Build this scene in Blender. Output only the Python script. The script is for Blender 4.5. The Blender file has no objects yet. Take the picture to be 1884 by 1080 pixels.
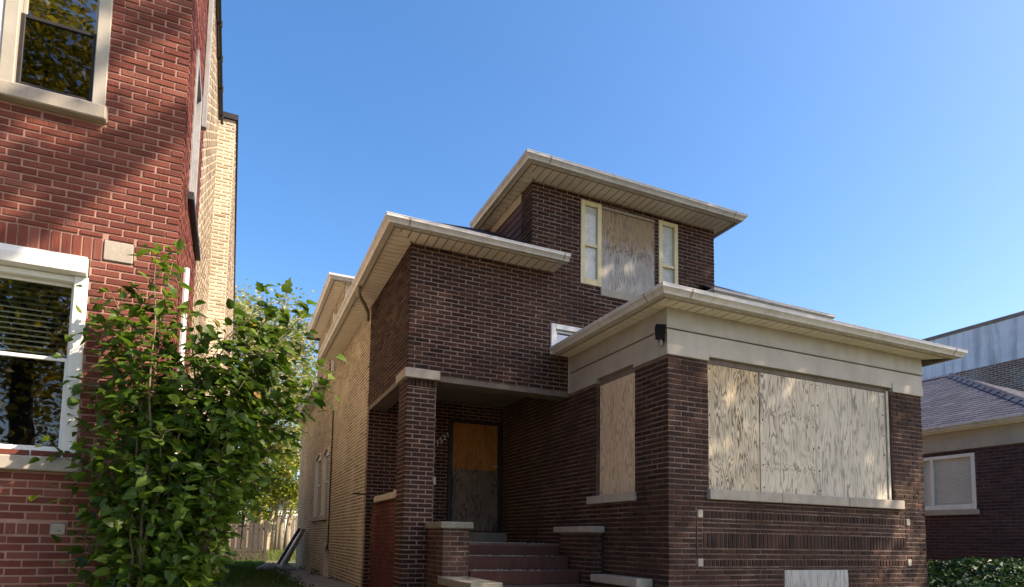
import bpy, math, random
import numpy as np
from mathutils import Vector, Matrix
random.seed(7); rng = np.random.default_rng(7)
scene = bpy.context.scene
COL = scene.collection

# ------------------------------------------------------------------ camera, sky, sun
CAM = Vector((0, 0, 1.55))
F_PX, PX, PY = 1138.17, 929.63, 897.31
YAW, PITCH, ROLL = .416173, .0827302, -.0173722
_f = Vector((math.sin(YAW)*math.cos(PITCH), math.cos(YAW)*math.cos(PITCH), math.sin(PITCH)))
_r = Vector((math.cos(YAW), -math.sin(YAW), 0)); _d = -_r.cross(_f)
_c, _s = math.cos(ROLL), math.sin(ROLL)
CR, CD, CF = _c*_r + _s*_d, -_s*_r + _c*_d, _f
cam_data = bpy.data.cameras.new('camera'); cam = bpy.data.objects.new('camera', cam_data); COL.objects.link(cam)
cam.matrix_world = Matrix(((CR.x, -CD.x, -CF.x, CAM.x), (CR.y, -CD.y, -CF.y, CAM.y), (CR.z, -CD.z, -CF.z, CAM.z), (0, 0, 0, 1)))
cam_data.sensor_width = 36; cam_data.lens = F_PX/1884*36
cam_data.shift_x = (942-PX)/1884; cam_data.shift_y = (PY-540)/1884
cam_data.clip_end = 2000; cam_data.clip_start = .05
scene.camera = cam
SUN_AZ, SUN_EL = math.radians(50), math.radians(42)      # azimuth from the street side (-Y) towards +X
SUN = Vector((math.sin(SUN_AZ)*math.cos(SUN_EL), -math.cos(SUN_AZ)*math.cos(SUN_EL), math.sin(SUN_EL)))
world = bpy.data.worlds.new('World'); scene.world = world; world.use_nodes = True
wn = world.node_tree.nodes; wl = world.node_tree.links
sky = wn.new('ShaderNodeTexSky'); sky.sky_type = 'NISHITA'; sky.sun_disc = False
sky.sun_elevation = SUN_EL; sky.sun_rotation = math.atan2(SUN.x, SUN.y)
sky.altitude = 200; sky.air_density = 1.0; sky.dust_density = 2.2; sky.ozone_density = 3.5
wn['Background'].inputs['Strength'].default_value = .15
hs = wn.new('ShaderNodeHueSaturation'); hs.inputs['Saturation'].default_value = 1.3
wl.new(sky.outputs[0], hs.inputs['Color']); wl.new(hs.outputs[0], wn['Background'].inputs[0])
sd = bpy.data.lights.new('sun', 'SUN'); sd.energy = 4.6; sd.angle = math.radians(.53); sd.color = (1, .91, .78)
so = bpy.data.objects.new('sun', sd); COL.objects.link(so); so.rotation_euler = SUN.to_track_quat('Z', 'Y').to_euler(); so.location = (0, -20, 30)
scene.view_settings.view_transform = 'Standard'; scene.view_settings.look = 'None'
scene.view_settings.exposure = 1.2; scene.view_settings.gamma = 1
scene.view_settings.use_white_balance = True; scene.view_settings.white_balance_temperature = 7600; scene.view_settings.white_balance_tint = 18

def proj(p):
    v = Vector(p)-CAM; w = v.dot(CF)
    if w < .1: return None
    return F_PX*v.dot(CR)/w+PX, F_PX*v.dot(CD)/w+PY, w

# ------------------------------------------------------------------ materials
class NT:
    def __init__(s, name):
        s.m = bpy.data.materials.new(name); s.m.use_nodes = True; s.t = s.m.node_tree
        s.b = s.t.nodes['Principled BSDF']; s.out = s.t.nodes['Material Output']
    def n(s, typ, ins=None, **kw):
        nd = s.t.nodes.new(typ)
        for k, v in kw.items(): setattr(nd, k, v)
        for k, v in (ins or {}).items(): s.set(nd, k, v)
        return nd
    def set(s, nd, k, v):
        i = nd.inputs[k]
        if isinstance(v, bpy.types.NodeSocket): s.t.links.new(v, i)
        else: i.default_value = v
    def pos(s, scale=(1, 1, 1), rot=(0, 0, 0), loc=(0, 0, 0)):
        g = s.n('ShaderNodeNewGeometry')
        return s.n('ShaderNodeMapping', {'Vector': g.outputs['Position'], 'Scale': scale, 'Rotation': rot, 'Location': loc}).outputs[0]
    def noise(s, vec, scale, detail=4, rough=.55, dist=0):
        return s.n('ShaderNodeTexNoise', {'Vector': vec, 'Scale': scale, 'Detail': detail, 'Roughness': rough, 'Distortion': dist}).outputs['Fac']
    def ramp(s, fac, stops):
        nd = s.n('ShaderNodeValToRGB', {'Fac': fac}); e = nd.color_ramp.elements
        while len(e) < len(stops): e.new(.5)
        for el, (p, c) in zip(e, stops):
            el.position = p; el.color = (*c, 1) if len(c) == 3 else c
        return nd.outputs['Color']
    def math(s, op, a, b=0., c=0.):
        return s.n('ShaderNodeMath', {0: a, 1: b, 2: c}, operation=op).outputs[0]
    def mix(s, fac, a, b, bt='MIX'):
        nd = s.n('ShaderNodeMix', data_type='RGBA', blend_type=bt)
        s.set(nd, 0, fac); s.set(nd, 6, a if not isinstance(a, tuple) else (*a, 1)[:4]); s.set(nd, 7, b if not isinstance(b, tuple) else (*b, 1)[:4])
        return nd.outputs[2]
    def bump(s, h, dist=.01, strength=1.):
        nd = s.n('ShaderNodeBump', {'Height': h, 'Distance': dist, 'Strength': strength})
        s.set(s.b, 'Normal', nd.outputs[0])
    def fin(s, col, rough=.8, spec=.3, metal=0):
        s.set(s.b, 'Base Color', col if not isinstance(col, tuple) else (*col, 1)[:4]); s.set(s.b, 'Roughness', rough)
        s.set(s.b, 'Specular IOR Level', spec); s.set(s.b, 'Metallic', metal)
        return s.m
def G(v): return (v, v, v)

def brick_mat(name, stops, rug=0, stain=None, stain_amt=.5, dirt=.35):
    t = NT(name)
    a = t.n('ShaderNodeAttribute', attribute_name='bv').outputs['Fac']
    b = t.n('ShaderNodeAttribute', attribute_name='bv', attribute_type='OBJECT').outputs['Fac']
    v = t.math('ADD', a, b)
    c = t.ramp(v, stops)
    p = t.pos()
    n1 = t.noise(p, 9, 5, .65); n2 = t.noise(p, 90, 3, .6); big = t.noise(p, 1.1, 4, .6)
    c = t.mix(t.math('MULTIPLY', n2, .55), c, t.mix(1., c, (.45, .42, .42), 'MULTIPLY'))
    c = t.mix(t.math('MULTIPLY', t.ramp(n1, [(.42, G(0)), (.75, G(1))]), dirt), c, (.11, .09, .085))
    if stain: c = t.mix(t.math('MULTIPLY', t.ramp(big, [(.5, G(0)), (.66, G(1))]), stain_amt), c, stain)
    if rug:
        h = t.noise(t.pos((1, 1, .12)), rug, 3, .7)
        h = t.math('ADD', h, t.math('MULTIPLY', n2, .6))
    else: h = t.math('ADD', t.noise(p, 60, 4, .7), t.math('MULTIPLY', n1, .7))
    t.bump(h, .006, .8)
    return t.fin(c, .85, .25)
def mortar_mat(name, c1, c2):
    t = NT(name); p = t.pos()
    c = t.mix(t.ramp(t.noise(p, 1.5, 6, .7), [(.36, G(0)), (.62, G(1))]), c1, c2)
    c = t.mix(t.math('MULTIPLY', t.noise(p, 70, 3), .5), c, t.mix(1., c, (.5, .5, .5), 'MULTIPLY'))
    t.bump(t.noise(p, 110, 4, .7), .004)
    return t.fin(c, .95, .15)
def rough_mat(name, c1, c2, scale=6, rough=.75, bump=.004, bscale=80, streak=None, spec=.3, speck=.3):
    """painted / stone / concrete surface: two colours in a soft pattern, fine speckle, optional vertical streaks"""
    t = NT(name); p = t.pos()
    n = t.noise(p, scale, 5, .62, .3)
    c = t.mix(t.ramp(n, [(.35, G(0)), (.68, G(1))]), c1, c2)
    c = t.mix(t.math('MULTIPLY', t.noise(p, bscale, 3, .6), speck), c, t.mix(1., c, (.45, .45, .45), 'MULTIPLY'))
    if streak:
        sc, amt, sc_col = streak
        s = t.ramp(t.noise(t.pos((1, 1, .12)), sc, 5, .65, .4), [(.48, G(0)), (.72, G(1))])
        c = t.mix(t.math('MULTIPLY', s, amt), c, sc_col)
    t.bump(t.math('ADD', t.noise(p, bscale, 4, .65), t.math('MULTIPLY', n, .6)), bump)
    return t.fin(c, rough, spec)
def ply_mat(name, light, mid, dark, axis, freq=9., seed=0., wear=.5, top=None, topz=None, rows=(), warp=1.):
    """rotary-cut plywood: bent growth lines, cathedral arches, checks, patches of specks in rows"""
    t = NT(name); lo = (seed, seed*.7, seed*1.3)
    xyz = t.n('ShaderNodeSeparateXYZ', {0: t.n('ShaderNodeNewGeometry').outputs['Position']}); u = xyz.outputs[0 if axis == 'x' else 1]; z = xyz.outputs[2]
    f = t.noise(t.pos((3.4, 3.4, .62), loc=lo), 1.6, 3, .5, .2)
    f2 = t.noise(t.pos((11, 11, 1.1), loc=lo), 1.6, 3, .6)
    ph = t.math('ADD', t.math('MULTIPLY', u, freq), t.math('ADD', t.math('MULTIPLY', f, 15.*warp), t.math('MULTIPLY', f2, 2.2)))
    line = t.math('MULTIPLY_ADD', t.math('SINE', t.math('MULTIPLY', ph, 6.283)), .5, .5)
    g = t.ramp(line, [(0., G(0)), (.45, G(.08)), (.75, G(.5)), (1., G(1))])
    fib = t.noise(t.pos((70, 70, 1.6), loc=lo), 1., 4, .7)
    blot = t.noise(t.pos((1, 1, .55), loc=lo), 2.6, 5, .65, .6)
    c = t.mix(t.ramp(blot, [(.35, G(0)), (.65, G(1))]), light, mid)
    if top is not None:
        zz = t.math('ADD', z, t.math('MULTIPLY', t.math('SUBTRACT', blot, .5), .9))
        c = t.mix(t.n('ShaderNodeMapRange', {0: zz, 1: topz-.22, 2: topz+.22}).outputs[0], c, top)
    amt = t.math('MULTIPLY', t.math('MULTIPLY', g, t.ramp(t.noise(t.pos((3, 3, 1.2), loc=lo), 1.7, 4, .6), [(.32, G(.15)), (.62, G(1))])), wear)
    c = t.mix(amt, c, dark)
    c = t.mix(t.math('MULTIPLY', t.ramp(fib, [(.5, G(0)), (.75, G(1))]), .45), c, t.mix(1., c, (.5, .47, .43), 'MULTIPLY'))
    for r in rows:
        d = t.math('ABSOLUTE', t.math('SUBTRACT', t.math('ADD', z, t.math('MULTIPLY', t.math('SUBTRACT', f2, .5), .22)), r))
        band = t.n('ShaderNodeMapRange', {0: d, 1: .085, 2: .02}).outputs[0]
        sp = t.ramp(t.noise(t.pos((34, 34, 26), loc=lo), 1., 2, .5), [(.5, G(0)), (.6, G(1))])
        c = t.mix(t.math('MULTIPLY', t.math('MULTIPLY', band, sp), .75), c, dark)
    t.bump(t.math('SUBTRACT', fib, t.math('MULTIPLY', g, .5)), .003)
    return t.fin(c, .85, .2)
def leaf_mat(name, stops, trans=.45, rough=.45, spec=.35):
    t = NT(name)
    a = t.n('ShaderNodeAttribute', attribute_name='bv').outputs['Fac']
    b = t.n('ShaderNodeAttribute', attribute_name='bv', attribute_type='OBJECT').outputs['Fac']
    c = t.ramp(t.math('ADD', a, b), stops)
    t.fin(c, rough, spec)
    tr = t.n('ShaderNodeBsdfTranslucent', {'Color': t.mix(1., c, (1., 1., .55), 'MULTIPLY')})
    mx = t.n('ShaderNodeMixShader', {0: trans, 1: t.b.outputs[0], 2: tr.outputs[0]})
    t.t.links.new(mx.outputs[0], t.out.inputs[0])
    return t.m
def glass_mat(name, tint, refl=.12, wav=.0):
    t = NT(name)
    tr = t.n('ShaderNodeBsdfTransparent', {'Color': (*tint, 1)})
    gl = t.n('ShaderNodeBsdfGlossy', {'Color': (.95, .97, 1, 1), 'Roughness': .015})
    if wav:
        bp = t.n('ShaderNodeBump', {'Height': t.noise(t.pos(), 2.2, 2), 'Distance': wav, 'Strength': 1.})
        t.set(gl, 'Normal', bp.outputs[0])
    fr = t.n('ShaderNodeFresnel', {'IOR': 1.5})
    fac = t.math('MULTIPLY', t.math('ADD', fr.outputs[0], refl), t.math('SUBTRACT', 1., t.n('ShaderNodeNewGeometry').outputs['Backfacing']))
    mx = t.n('ShaderNodeMixShader', {0: fac, 1: tr.outputs[0], 2: gl.outputs[0]})
    t.t.links.new(mx.outputs[0], t.out.inputs[0])
    return t.m

MAT = dict(
 brown=brick_mat('brown_brick', [(0, (.012, .005, .004)), (.3, (.024, .0088, .006)), (.6, (.037, .0135, .009)), (.85, (.066, .024, .0145)), (1, (.026, .015, .013))], stain=(.052, .032, .023), stain_amt=.35, dirt=.2),
 bay=brick_mat('bay_brick', [(0, (.017, .0085, .007)), (.3, (.030, .014, .0105)), (.6, (.043, .020, .0145)), (.85, (.068, .029, .018)), (1, (.028, .018, .017))], stain=(.062, .036, .024), stain_amt=.35, dirt=.2),
 painted=brick_mat('red_painted_brick', [(0, (.075, .014, .010)), (.5, (.11, .021, .013)), (1, (.09, .03, .02))], stain=(.22, .13, .095), stain_amt=.5),
 worn=brick_mat('worn_brick', [(0, (.025, .013, .010)), (.5, (.05, .023, .016)), (1, (.08, .038, .026))], stain=(.12, .075, .052), stain_amt=.6),
 faded=brick_mat('faded_brick', [(0, (.16, .075, .06)), (.5, (.23, .105, .08)), (1, (.30, .19, .16))], stain=(.35, .30, .29), stain_amt=.5),
 red=brick_mat('red_brick', [(0, (.135, .034, .024)), (.35, (.165, .043, .029)), (.65, (.20, .056, .037)), (.88, (.25, .085, .06)), (1, (.13, .045, .035))], rug=55, dirt=.25),
 plum=brick_mat('plum_brick', [(0, (.030, .018, .024)), (.4, (.050, .024, .030)), (.8, (.072, .034, .038)), (1, (.10, .045, .045))]),
 yellow=brick_mat('common_brick', [(0, (.16, .125, .085)), (.3, (.30, .24, .165)), (.6, (.44, .36, .255)), (.85, (.34, .255, .17)), (1, (.60, .52, .40))], stain=(.60, .52, .39), stain_amt=.5, dirt=.45),
 cream_brick=brick_mat('cream_common_brick', [(0, (.33, .25, .16)), (.35, (.49, .40, .28)), (.65, (.58, .49, .36)), (.85, (.44, .32, .21)), (1, (.64, .57, .45))], stain=(.64, .57, .44), stain_amt=.6, dirt=.35),
 m_brown=mortar_mat('brown_mortar', (.35, .255, .215), (.235, .165, .132)),
 m_bay=mortar_mat('bay_mortar', (.28, .20, .165), (.12, .078, .058)),
 m_paint=mortar_mat('painted_mortar', (.12, .03, .02), (.08, .022, .016)),
 m_red=mortar_mat('pink_mortar', (.47, .285, .225), (.36, .205, .16)),
 m_yel=mortar_mat('sandy_mortar', (.82, .75, .62), (.74, .66, .53)),
 m_cream=mortar_mat('cream_mortar', (.68, .62, .50), (.58, .51, .40)),
 m_plum=mortar_mat('plum_mortar', (.17, .125, .13), (.13, .095, .10)),
 stone=rough_mat('limestone', (.44, .40, .33), (.33, .30, .25), 5, .85, .004, 90, streak=(5, .35, (.2, .18, .15))),
 stone_warm=rough_mat('warm_limestone', (.52, .45, .35), (.42, .36, .28), 5, .85, .004, 90, streak=(6, .25, (.25, .21, .17))),
 stone_dirty=rough_mat('dirty_limestone', (.27, .26, .21), (.17, .165, .13), 7, .9, .006, 70, streak=(7, .5, (.09, .085, .07))),
 cream=rough_mat('cream_paint', (.40, .385, .325), (.32, .305, .255), 2.2, .55, .0015, 60, streak=(5, .42, (.28, .24, .18)), spec=.4, speck=.12),
 gutter=rough_mat('gutter_paint', (.60, .605, .58), (.50, .505, .48), 3, .32, .001, 40, streak=(9, .5, (.30, .26, .20)), spec=.5, speck=.1),
 fascia=rough_mat('fascia_paint', (.33, .29, .235), (.27, .24, .19), 4, .5, .001, 40, streak=(8, .3, (.24, .2, .16)), speck=.12),
 soffit=rough_mat('soffit_vinyl', (.84, .79, .69), (.77, .72, .62), 3, .5, .001, 30, streak=(4, .2, (.42, .37, .3)), speck=.1),
 soffit_gap=rough_mat('soffit_groove', (.09, .075, .06), (.06, .05, .045)),
 white=rough_mat('white_vinyl', (.74, .75, .72), (.66, .67, .63), 4, .4, .001, 40, streak=(7, .15, (.45, .44, .4)), spec=.5, speck=.08),
 lgrey=rough_mat('pale_grey_trim', (.62, .66, .66), (.54, .58, .58), 4, .45, .001, 40, spec=.45, speck=.1),
 pale_yellow=rough_mat('pale_yellow_paint', (.68, .61, .38), (.60, .54, .34), 5, .6, .001, 60, streak=(6, .25, (.42, .36, .22)), speck=.15),
 curtain=rough_mat('net_curtain', (.66, .68, .66), (.50, .52, .51), 9, .9, .004, 30, streak=(14, .4, (.66, .68, .66))),
 black=rough_mat('black_plastic', (.008, .008, .009), (.012, .012, .013), 8, .85, .001, 60, spec=.1),
 dark=rough_mat('dark_metal', (.018, .017, .018), (.03, .028, .028), 8, .5, .001, 60),
 room=rough_mat('painted_room_shade', (.012, .012, .013), (.02, .02, .02), 2, .9),  # near-black sheet colour: darkness of unlit rooms painted behind the windows
 steel=rough_mat('grey_steel', (.30, .31, .31), (.22, .23, .23), 8, .4, .001, 50, streak=(8, .4, (.14, .12, .1))),
 redstep=rough_mat('red_step_paint', (.095, .030, .020), (.065, .027, .019), 5, .7, .006, 60, streak=(6, .5, (.09, .062, .046))),
 tread=rough_mat('worn_tread', (.15, .105, .08), (.085, .06, .046), 6, .9, .006, 60),
 concrete=rough_mat('concrete', (.27, .25, .21), (.19, .175, .145), 2.5, .92, .006, 60, speck=.45),
 ceiling=rough_mat('porch_ceiling_paint', (.19, .165, .145), (.13, .115, .105), 3, .8, .002, 40),
 lintel=rough_mat('lintel_board', (.20, .165, .135), (.13, .105, .085), 6, .8, .003, 50, streak=(5, .4, (.08, .065, .055))),
 wood_grey=rough_mat('weathered_wood', (.23, .19, .15), (.15, .125, .10), 7, .9, .004, 60, streak=(20, .5, (.1, .08, .065))),
 wood_shaded=rough_mat('shaded_fence_wood', (.085, .07, .058), (.055, .045, .038), 7, .9, .004, 60, streak=(20, .5, (.035, .028, .023))),  # darker copy of the weathered wood: yard shade painted into the fence
 bark_pale=rough_mat('pale_bark', (.42, .36, .26), (.30, .25, .17), 9, .95, .01, 40, streak=(14, .5, (.16, .13, .09))),
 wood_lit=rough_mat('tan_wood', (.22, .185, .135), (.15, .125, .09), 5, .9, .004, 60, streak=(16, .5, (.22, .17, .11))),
 bark=rough_mat('bark', (.10, .075, .055), (.06, .046, .035), 14, .95, .02, 40, streak=(18, .5, (.03, .024, .02))),
 stem=rough_mat('shrub_stem', (.20, .17, .10), (.12, .10, .06), 14, .8, .004, 60),
 stucco=rough_mat('grey_painted_wall', (.86, .86, .88), (.74, .74, .77), 2.2, .9, .004, 40, streak=(3.2, .6, (.16, .15, .16)), speck=.25),
 shingle_b=brick_mat('blue_grey_shingle', [(0, (.05, .058, .085)), (.5, (.075, .086, .122)), (.85, (.10, .113, .15)), (1, (.15, .16, .19))], dirt=.15),
 shingle_d=brick_mat('dark_shingle', [(0, (.03, .028, .028)), (.5, (.05, .047, .045)), (1, (.08, .075, .07))], dirt=.2),
 siding=rough_mat('asphalt_siding', (.135, .085, .085), (.095, .06, .06), 7, .9, .006, 70, streak=(4, .4, (.2, .14, .13))),
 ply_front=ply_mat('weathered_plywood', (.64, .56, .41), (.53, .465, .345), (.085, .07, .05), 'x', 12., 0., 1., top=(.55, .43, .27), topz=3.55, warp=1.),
 ply_mid=ply_mat('silvered_plywood', (.66, .60, .475), (.56, .515, .41), (.17, .135, .10), 'x', 6., 4.1, .85, rows=(3.30, 2.56), warp=.75),
 ply_right=ply_mat('grey_plywood', (.63, .58, .47), (.50, .47, .39), (.16, .14, .11), 'x', 7., 9.3, .8, warp=.6),
 ply_side=ply_mat('tan_plywood', (.70, .55, .37), (.60, .475, .335), (.33, .235, .15), 'y', 5., 2.2, .95, warp=.9),
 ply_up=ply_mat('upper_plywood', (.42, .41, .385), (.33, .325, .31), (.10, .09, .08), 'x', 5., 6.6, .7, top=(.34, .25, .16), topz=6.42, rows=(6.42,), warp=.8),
 ply_orange=ply_mat('fresh_plywood', (.37, .165, .05), (.30, .13, .04), (.13, .05, .016), 'x', 6., 12.4, .6, warp=.4),
 ply_door=ply_mat('grey_door_plywood', (.20, .16, .125), (.13, .105, .082), (.022, .017, .014), 'x', 6., 7.7, 1., warp=.8),
 ply_base=ply_mat('basement_plywood', (.48, .48, .45), (.37, .375, .36), (.16, .15, .135), 'x', 6., 15.2, .7, warp=.5),
 glass=glass_mat('window_glass', (.55, .6, .58), .16, .0012),
 glass_clear=glass_mat('clear_glass', (.97, .98, .97), -.02),
 glass_screen=glass_mat('screened_glass', (.20, .21, .21), .05, .0012),
 blind=rough_mat('window_blind', (.40, .40, .36), (.33, .33, .30), 4, .7),
 blind_white=rough_mat('white_blind', (.78, .78, .75), (.72, .72, .69), 4, .6, speck=.06),
 bulb=rough_mat('frosted_bulb', (.6, .58, .52), (.55, .53, .48), 3, .3),
 leaf_bush=leaf_mat('mulberry_leaf', [(0, (.030, .066, .011)), (.4, (.07, .145, .02)), (.75, (.14, .23, .032)), (.97, (.22, .31, .05)), (.985, (.22, .31, .05)), (1, (.34, .22, .04))], .55, .36),
 leaf_tree=leaf_mat('street_tree_leaf', [(0, (.05, .09, .015)), (.5, (.10, .14, .02)), (.8, (.22, .20, .025)), (1, (.36, .26, .03))], .5),
 leaf_gold=leaf_mat('golden_leaf', [(0, (.14, .15, .02)), (.5, (.30, .25, .03)), (1, (.50, .36, .05))], .5),
 leaf_back=leaf_mat('pale_tree_leaf', [(0, (.16, .18, .07)), (.5, (.28, .29, .12)), (.85, (.40, .40, .19)), (1, (.48, .48, .30))], .45, .5),
 leaf_lime=leaf_mat('lime_tree_leaf', [(0, (.12, .17, .02)), (.5, (.22, .28, .03)), (1, (.38, .37, .05))], .55, .5),
 leaf_hedge=leaf_mat('hedge_leaf', [(0, (.012, .035, .016)), (.5, (.022, .06, .022)), (.9, (.05, .10, .03)), (1, (.09, .13, .05))], .2, .45),
 grass=leaf_mat('grass_blade', [(0, (.04, .085, .015)), (.6, (.075, .13, .022)), (1, (.17, .17, .05))], .35, .6),
 fallen=leaf_mat('fallen_leaf', [(0, (.30, .12, .03)), (1, (.45, .22, .06))], .2, .7),
 chip=rough_mat('plaster_chip', (.5, .48, .42), (.4, .38, .33), 20, .9),
 ground=rough_mat('lawn_soil', (.075, .105, .032), (.20, .155, .08), 1.6, .95, .02, 40, speck=.5),
 asphalt=rough_mat('asphalt', (.055, .055, .057), (.04, .04, .042), 1.5, .9, .006, 90),
 garage=rough_mat('white_garage', (.72, .72, .70), (.65, .65, .63), 2, .7, .002, 30, speck=.1),
)

# ------------------------------------------------------------------ mesh helpers
ORG = {}
def new_obj(name, me, mat, parent):
    if mat is not None:
        me.materials.clear(); me.materials.append(mat if not isinstance(mat, str) else MAT[mat])
    o = bpy.data.objects.new(name, me); COL.objects.link(o)
    if parent is not None: o.parent = parent; ORG[o.name] = ORG[parent.name]
    else: ORG[o.name] = Vector((0, 0, 0))
    return o
class MB:
    def __init__(s): s.v = []; s.f = []; s.a = []
    def add(s, vs, fs, a=0.):
        b = len(s.v); s.v += [tuple(x) for x in vs]; s.f += [tuple(b+i for i in f) for f in fs]; s.a += [a]*len(fs)
        return s
    def box(s, x0, x1, y0, y1, z0, z1, a=0.):
        return s.add([(x0, y0, z0), (x1, y0, z0), (x1, y1, z0), (x0, y1, z0), (x0, y0, z1), (x1, y0, z1), (x1, y1, z1), (x0, y1, z1)],
                     [(0, 3, 2, 1), (4, 5, 6, 7), (0, 1, 5, 4), (1, 2, 6, 5), (2, 3, 7, 6), (3, 0, 4, 7)], a)
    def bbox(s, x0, x1, y0, y1, z0, z1, b=.006, a=0.):
        """box with chamfered edges"""
        X, Y, Z = (x0, x1), (y0, y1), (z0, z1); vs = []; idx = {}
        for i in (0, 1):
            for j in (0, 1):
                for k in (0, 1):
                    sx, sy, sz = (1, -1)[i]*b, (1, -1)[j]*b, (1, -1)[k]*b
                    for ax, p in ((0, (X[i], Y[j]+sy, Z[k]+sz)), (1, (X[i]+sx, Y[j], Z[k]+sz)), (2, (X[i]+sx, Y[j]+sy, Z[k]))):
                        idx[i, j, k, ax] = len(vs); vs.append(p)
        fs = []
        for i in (0, 1):
            fs.append([idx[i, 0, 0, 0], idx[i, 1, 0, 0], idx[i, 1, 1, 0], idx[i, 0, 1, 0]][::1 if i else -1])
            fs.append([idx[0, i, 0, 1], idx[1, i, 0, 1], idx[1, i, 1, 1], idx[0, i, 1, 1]][::-1 if i else 1])
            fs.append([idx[0, 0, i, 2], idx[1, 0, i, 2], idx[1, 1, i, 2], idx[0, 1, i, 2]][::1 if i else -1])
        for j in (0, 1):
            for k in (0, 1):
                fs.append([idx[0, j, k, 1], idx[1, j, k, 1], idx[1, j, k, 2], idx[0, j, k, 2]])
                fs.append([idx[j, 0, k, 0], idx[j, 1, k, 0], idx[j, 1, k, 2], idx[j, 0, k, 2]])
                fs.append([idx[j, k, 0, 0], idx[j, k, 1, 0], idx[j, k, 1, 1], idx[j, k, 0, 1]])
                for i in (0, 1): fs.append([idx[i, j, k, 0], idx[i, j, k, 1], idx[i, j, k, 2]])
        return s.add(vs, fs, a)
    def prism(s, poly, axis, a0, a1, a=0.):
        """polygon in the two other axes, extruded along axis (0,1,2)"""
        n = len(poly); vs = []
        for t in (a0, a1):
            for p, q in poly:
                vs.append((t, p, q) if axis == 0 else (p, t, q) if axis == 1 else (p, q, t))
        fs = [tuple(range(n)), tuple(range(2*n-1, n-1, -1))]+[(i, i+n, (i+1) % n+n, (i+1) % n) for i in range(n)]
        return s.add(vs, fs, a)
    def tube(s, pts, rad, n=8, a=0.):
        pts = [Vector(p) for p in pts]; rad = rad if isinstance(rad, (list, tuple)) else [rad]*len(pts)
        vs = []; ref = None
        for i, p in enumerate(pts):
            d = (pts[min(i+1, len(pts)-1)]-pts[max(i-1, 0)]).normalized()
            if ref is None: ref = d.orthogonal().normalized()
            ref = (ref-d*ref.dot(d)).normalized(); q = d.cross(ref)
            for k in range(n):
                t = 2*math.pi*k/n; vs.append(p+(ref*math.cos(t)+q*math.sin(t))*rad[i])
        fs = [(i*n+k, i*n+(k+1) % n, (i+1)*n+(k+1) % n, (i+1)*n+k) for i in range(len(pts)-1) for k in range(n)]
        fs += [tuple(range(n))[::-1], tuple((len(pts)-1)*n+k for k in range(n))]
        return s.add(vs, fs, a)
    def sweep(s, prof, path, z, a=0.):
        """profile (outward, up) swept along a horizontal path, outward = right of travel, mitred"""
        n = len(prof); P = [Vector(p) for p in path]; vs = []
        for i, p in enumerate(P):
            ns = []
            if i > 0: d = (P[i]-P[i-1]).normalized(); ns.append(Vector((d.y, -d.x)))
            if i < len(P)-1: d = (P[i+1]-P[i]).normalized(); ns.append(Vector((d.y, -d.x)))
            m = ns[0] if len(ns) == 1 else (ns[0]+ns[1])/(1+ns[0].dot(ns[1]))
            for o, h in prof: vs.append((p.x+m.x*o, p.y+m.y*o, z+h))
        fs = [(i*n+k, i*n+(k+1) % n, (i+1)*n+(k+1) % n, (i+1)*n+k) for i in range(len(P)-1) for k in range(n)]
        fs += [tuple(range(n)), tuple((len(P)-1)*n+k for k in range(n))[::-1]]
        return s.add(vs, fs, a)
    def build(s, name, mat, parent=None, smooth=False):
        me = bpy.data.meshes.new(name); o0 = ORG[parent.name] if parent is not None else Vector((0, 0, 0))
        me.from_pydata([(x-o0.x, y-o0.y, z-o0.z) for x, y, z in s.v], [], s.f)
        if any(s.a):
            at = me.attributes.new('bv', 'FLOAT', 'FACE'); at.data.foreach_set('value', s.a)
        if smooth: me.polygons.foreach_set('use_smooth', [True]*len(me.polygons))
        me.update()
        return new_obj(name, me, mat, parent)
def np_mesh(name, V, Fq, bv, mat, parent=None):
    """V (n,3) array, Fq (m,k) face array of constant size, bv per face"""
    me = bpy.data.meshes.new(name); o0 = ORG[parent.name] if parent is not None else Vector((0, 0, 0))
    V = np.asarray(V, dtype=np.float32)-np.array(o0, dtype=np.float32); Fq = np.asarray(Fq, dtype=np.int32); k = Fq.shape[1]
    me.vertices.add(len(V)); me.vertices.foreach_set('co', V.ravel())
    me.loops.add(Fq.size); me.loops.foreach_set('vertex_index', Fq.ravel())
    me.polygons.add(len(Fq)); me.polygons.foreach_set('loop_start', np.arange(0, Fq.size, k, dtype=np.int32))
    me.polygons.foreach_set('loop_total', np.full(len(Fq), k, dtype=np.int32))
    if bv is not None:
        at = me.attributes.new('bv', 'FLOAT', 'FACE'); at.data.foreach_set('value', np.asarray(bv, dtype=np.float32))
    me.update(calc_edges=True); me.validate()
    return new_obj(name, me, mat, parent)
def thing(name, label, cat, loc, group=None):
    o = bpy.data.objects.new(name, None); COL.objects.link(o); o.location = loc; o.empty_display_size = .2
    ORG[o.name] = Vector(loc); tag(o, label, cat, group)
    return o
def tag(o, label=None, cat=None, group=None, kind=None):
    if label: o['label'] = label
    if cat: o['category'] = cat
    if group: o['group'] = group
    if kind: o['kind'] = kind
    return o
def gz(y):
    """lawn height: rises from the pavement to the houses, falls a little towards the back yards"""
    if y < 2: return 0.
    if y < 5.2: t = (y-2)/3.2; return .62*t*t*(3-2*t)
    if y < 11: return .62
    if y < 22: return .62-.2*(y-11)/11
    return .42

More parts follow.
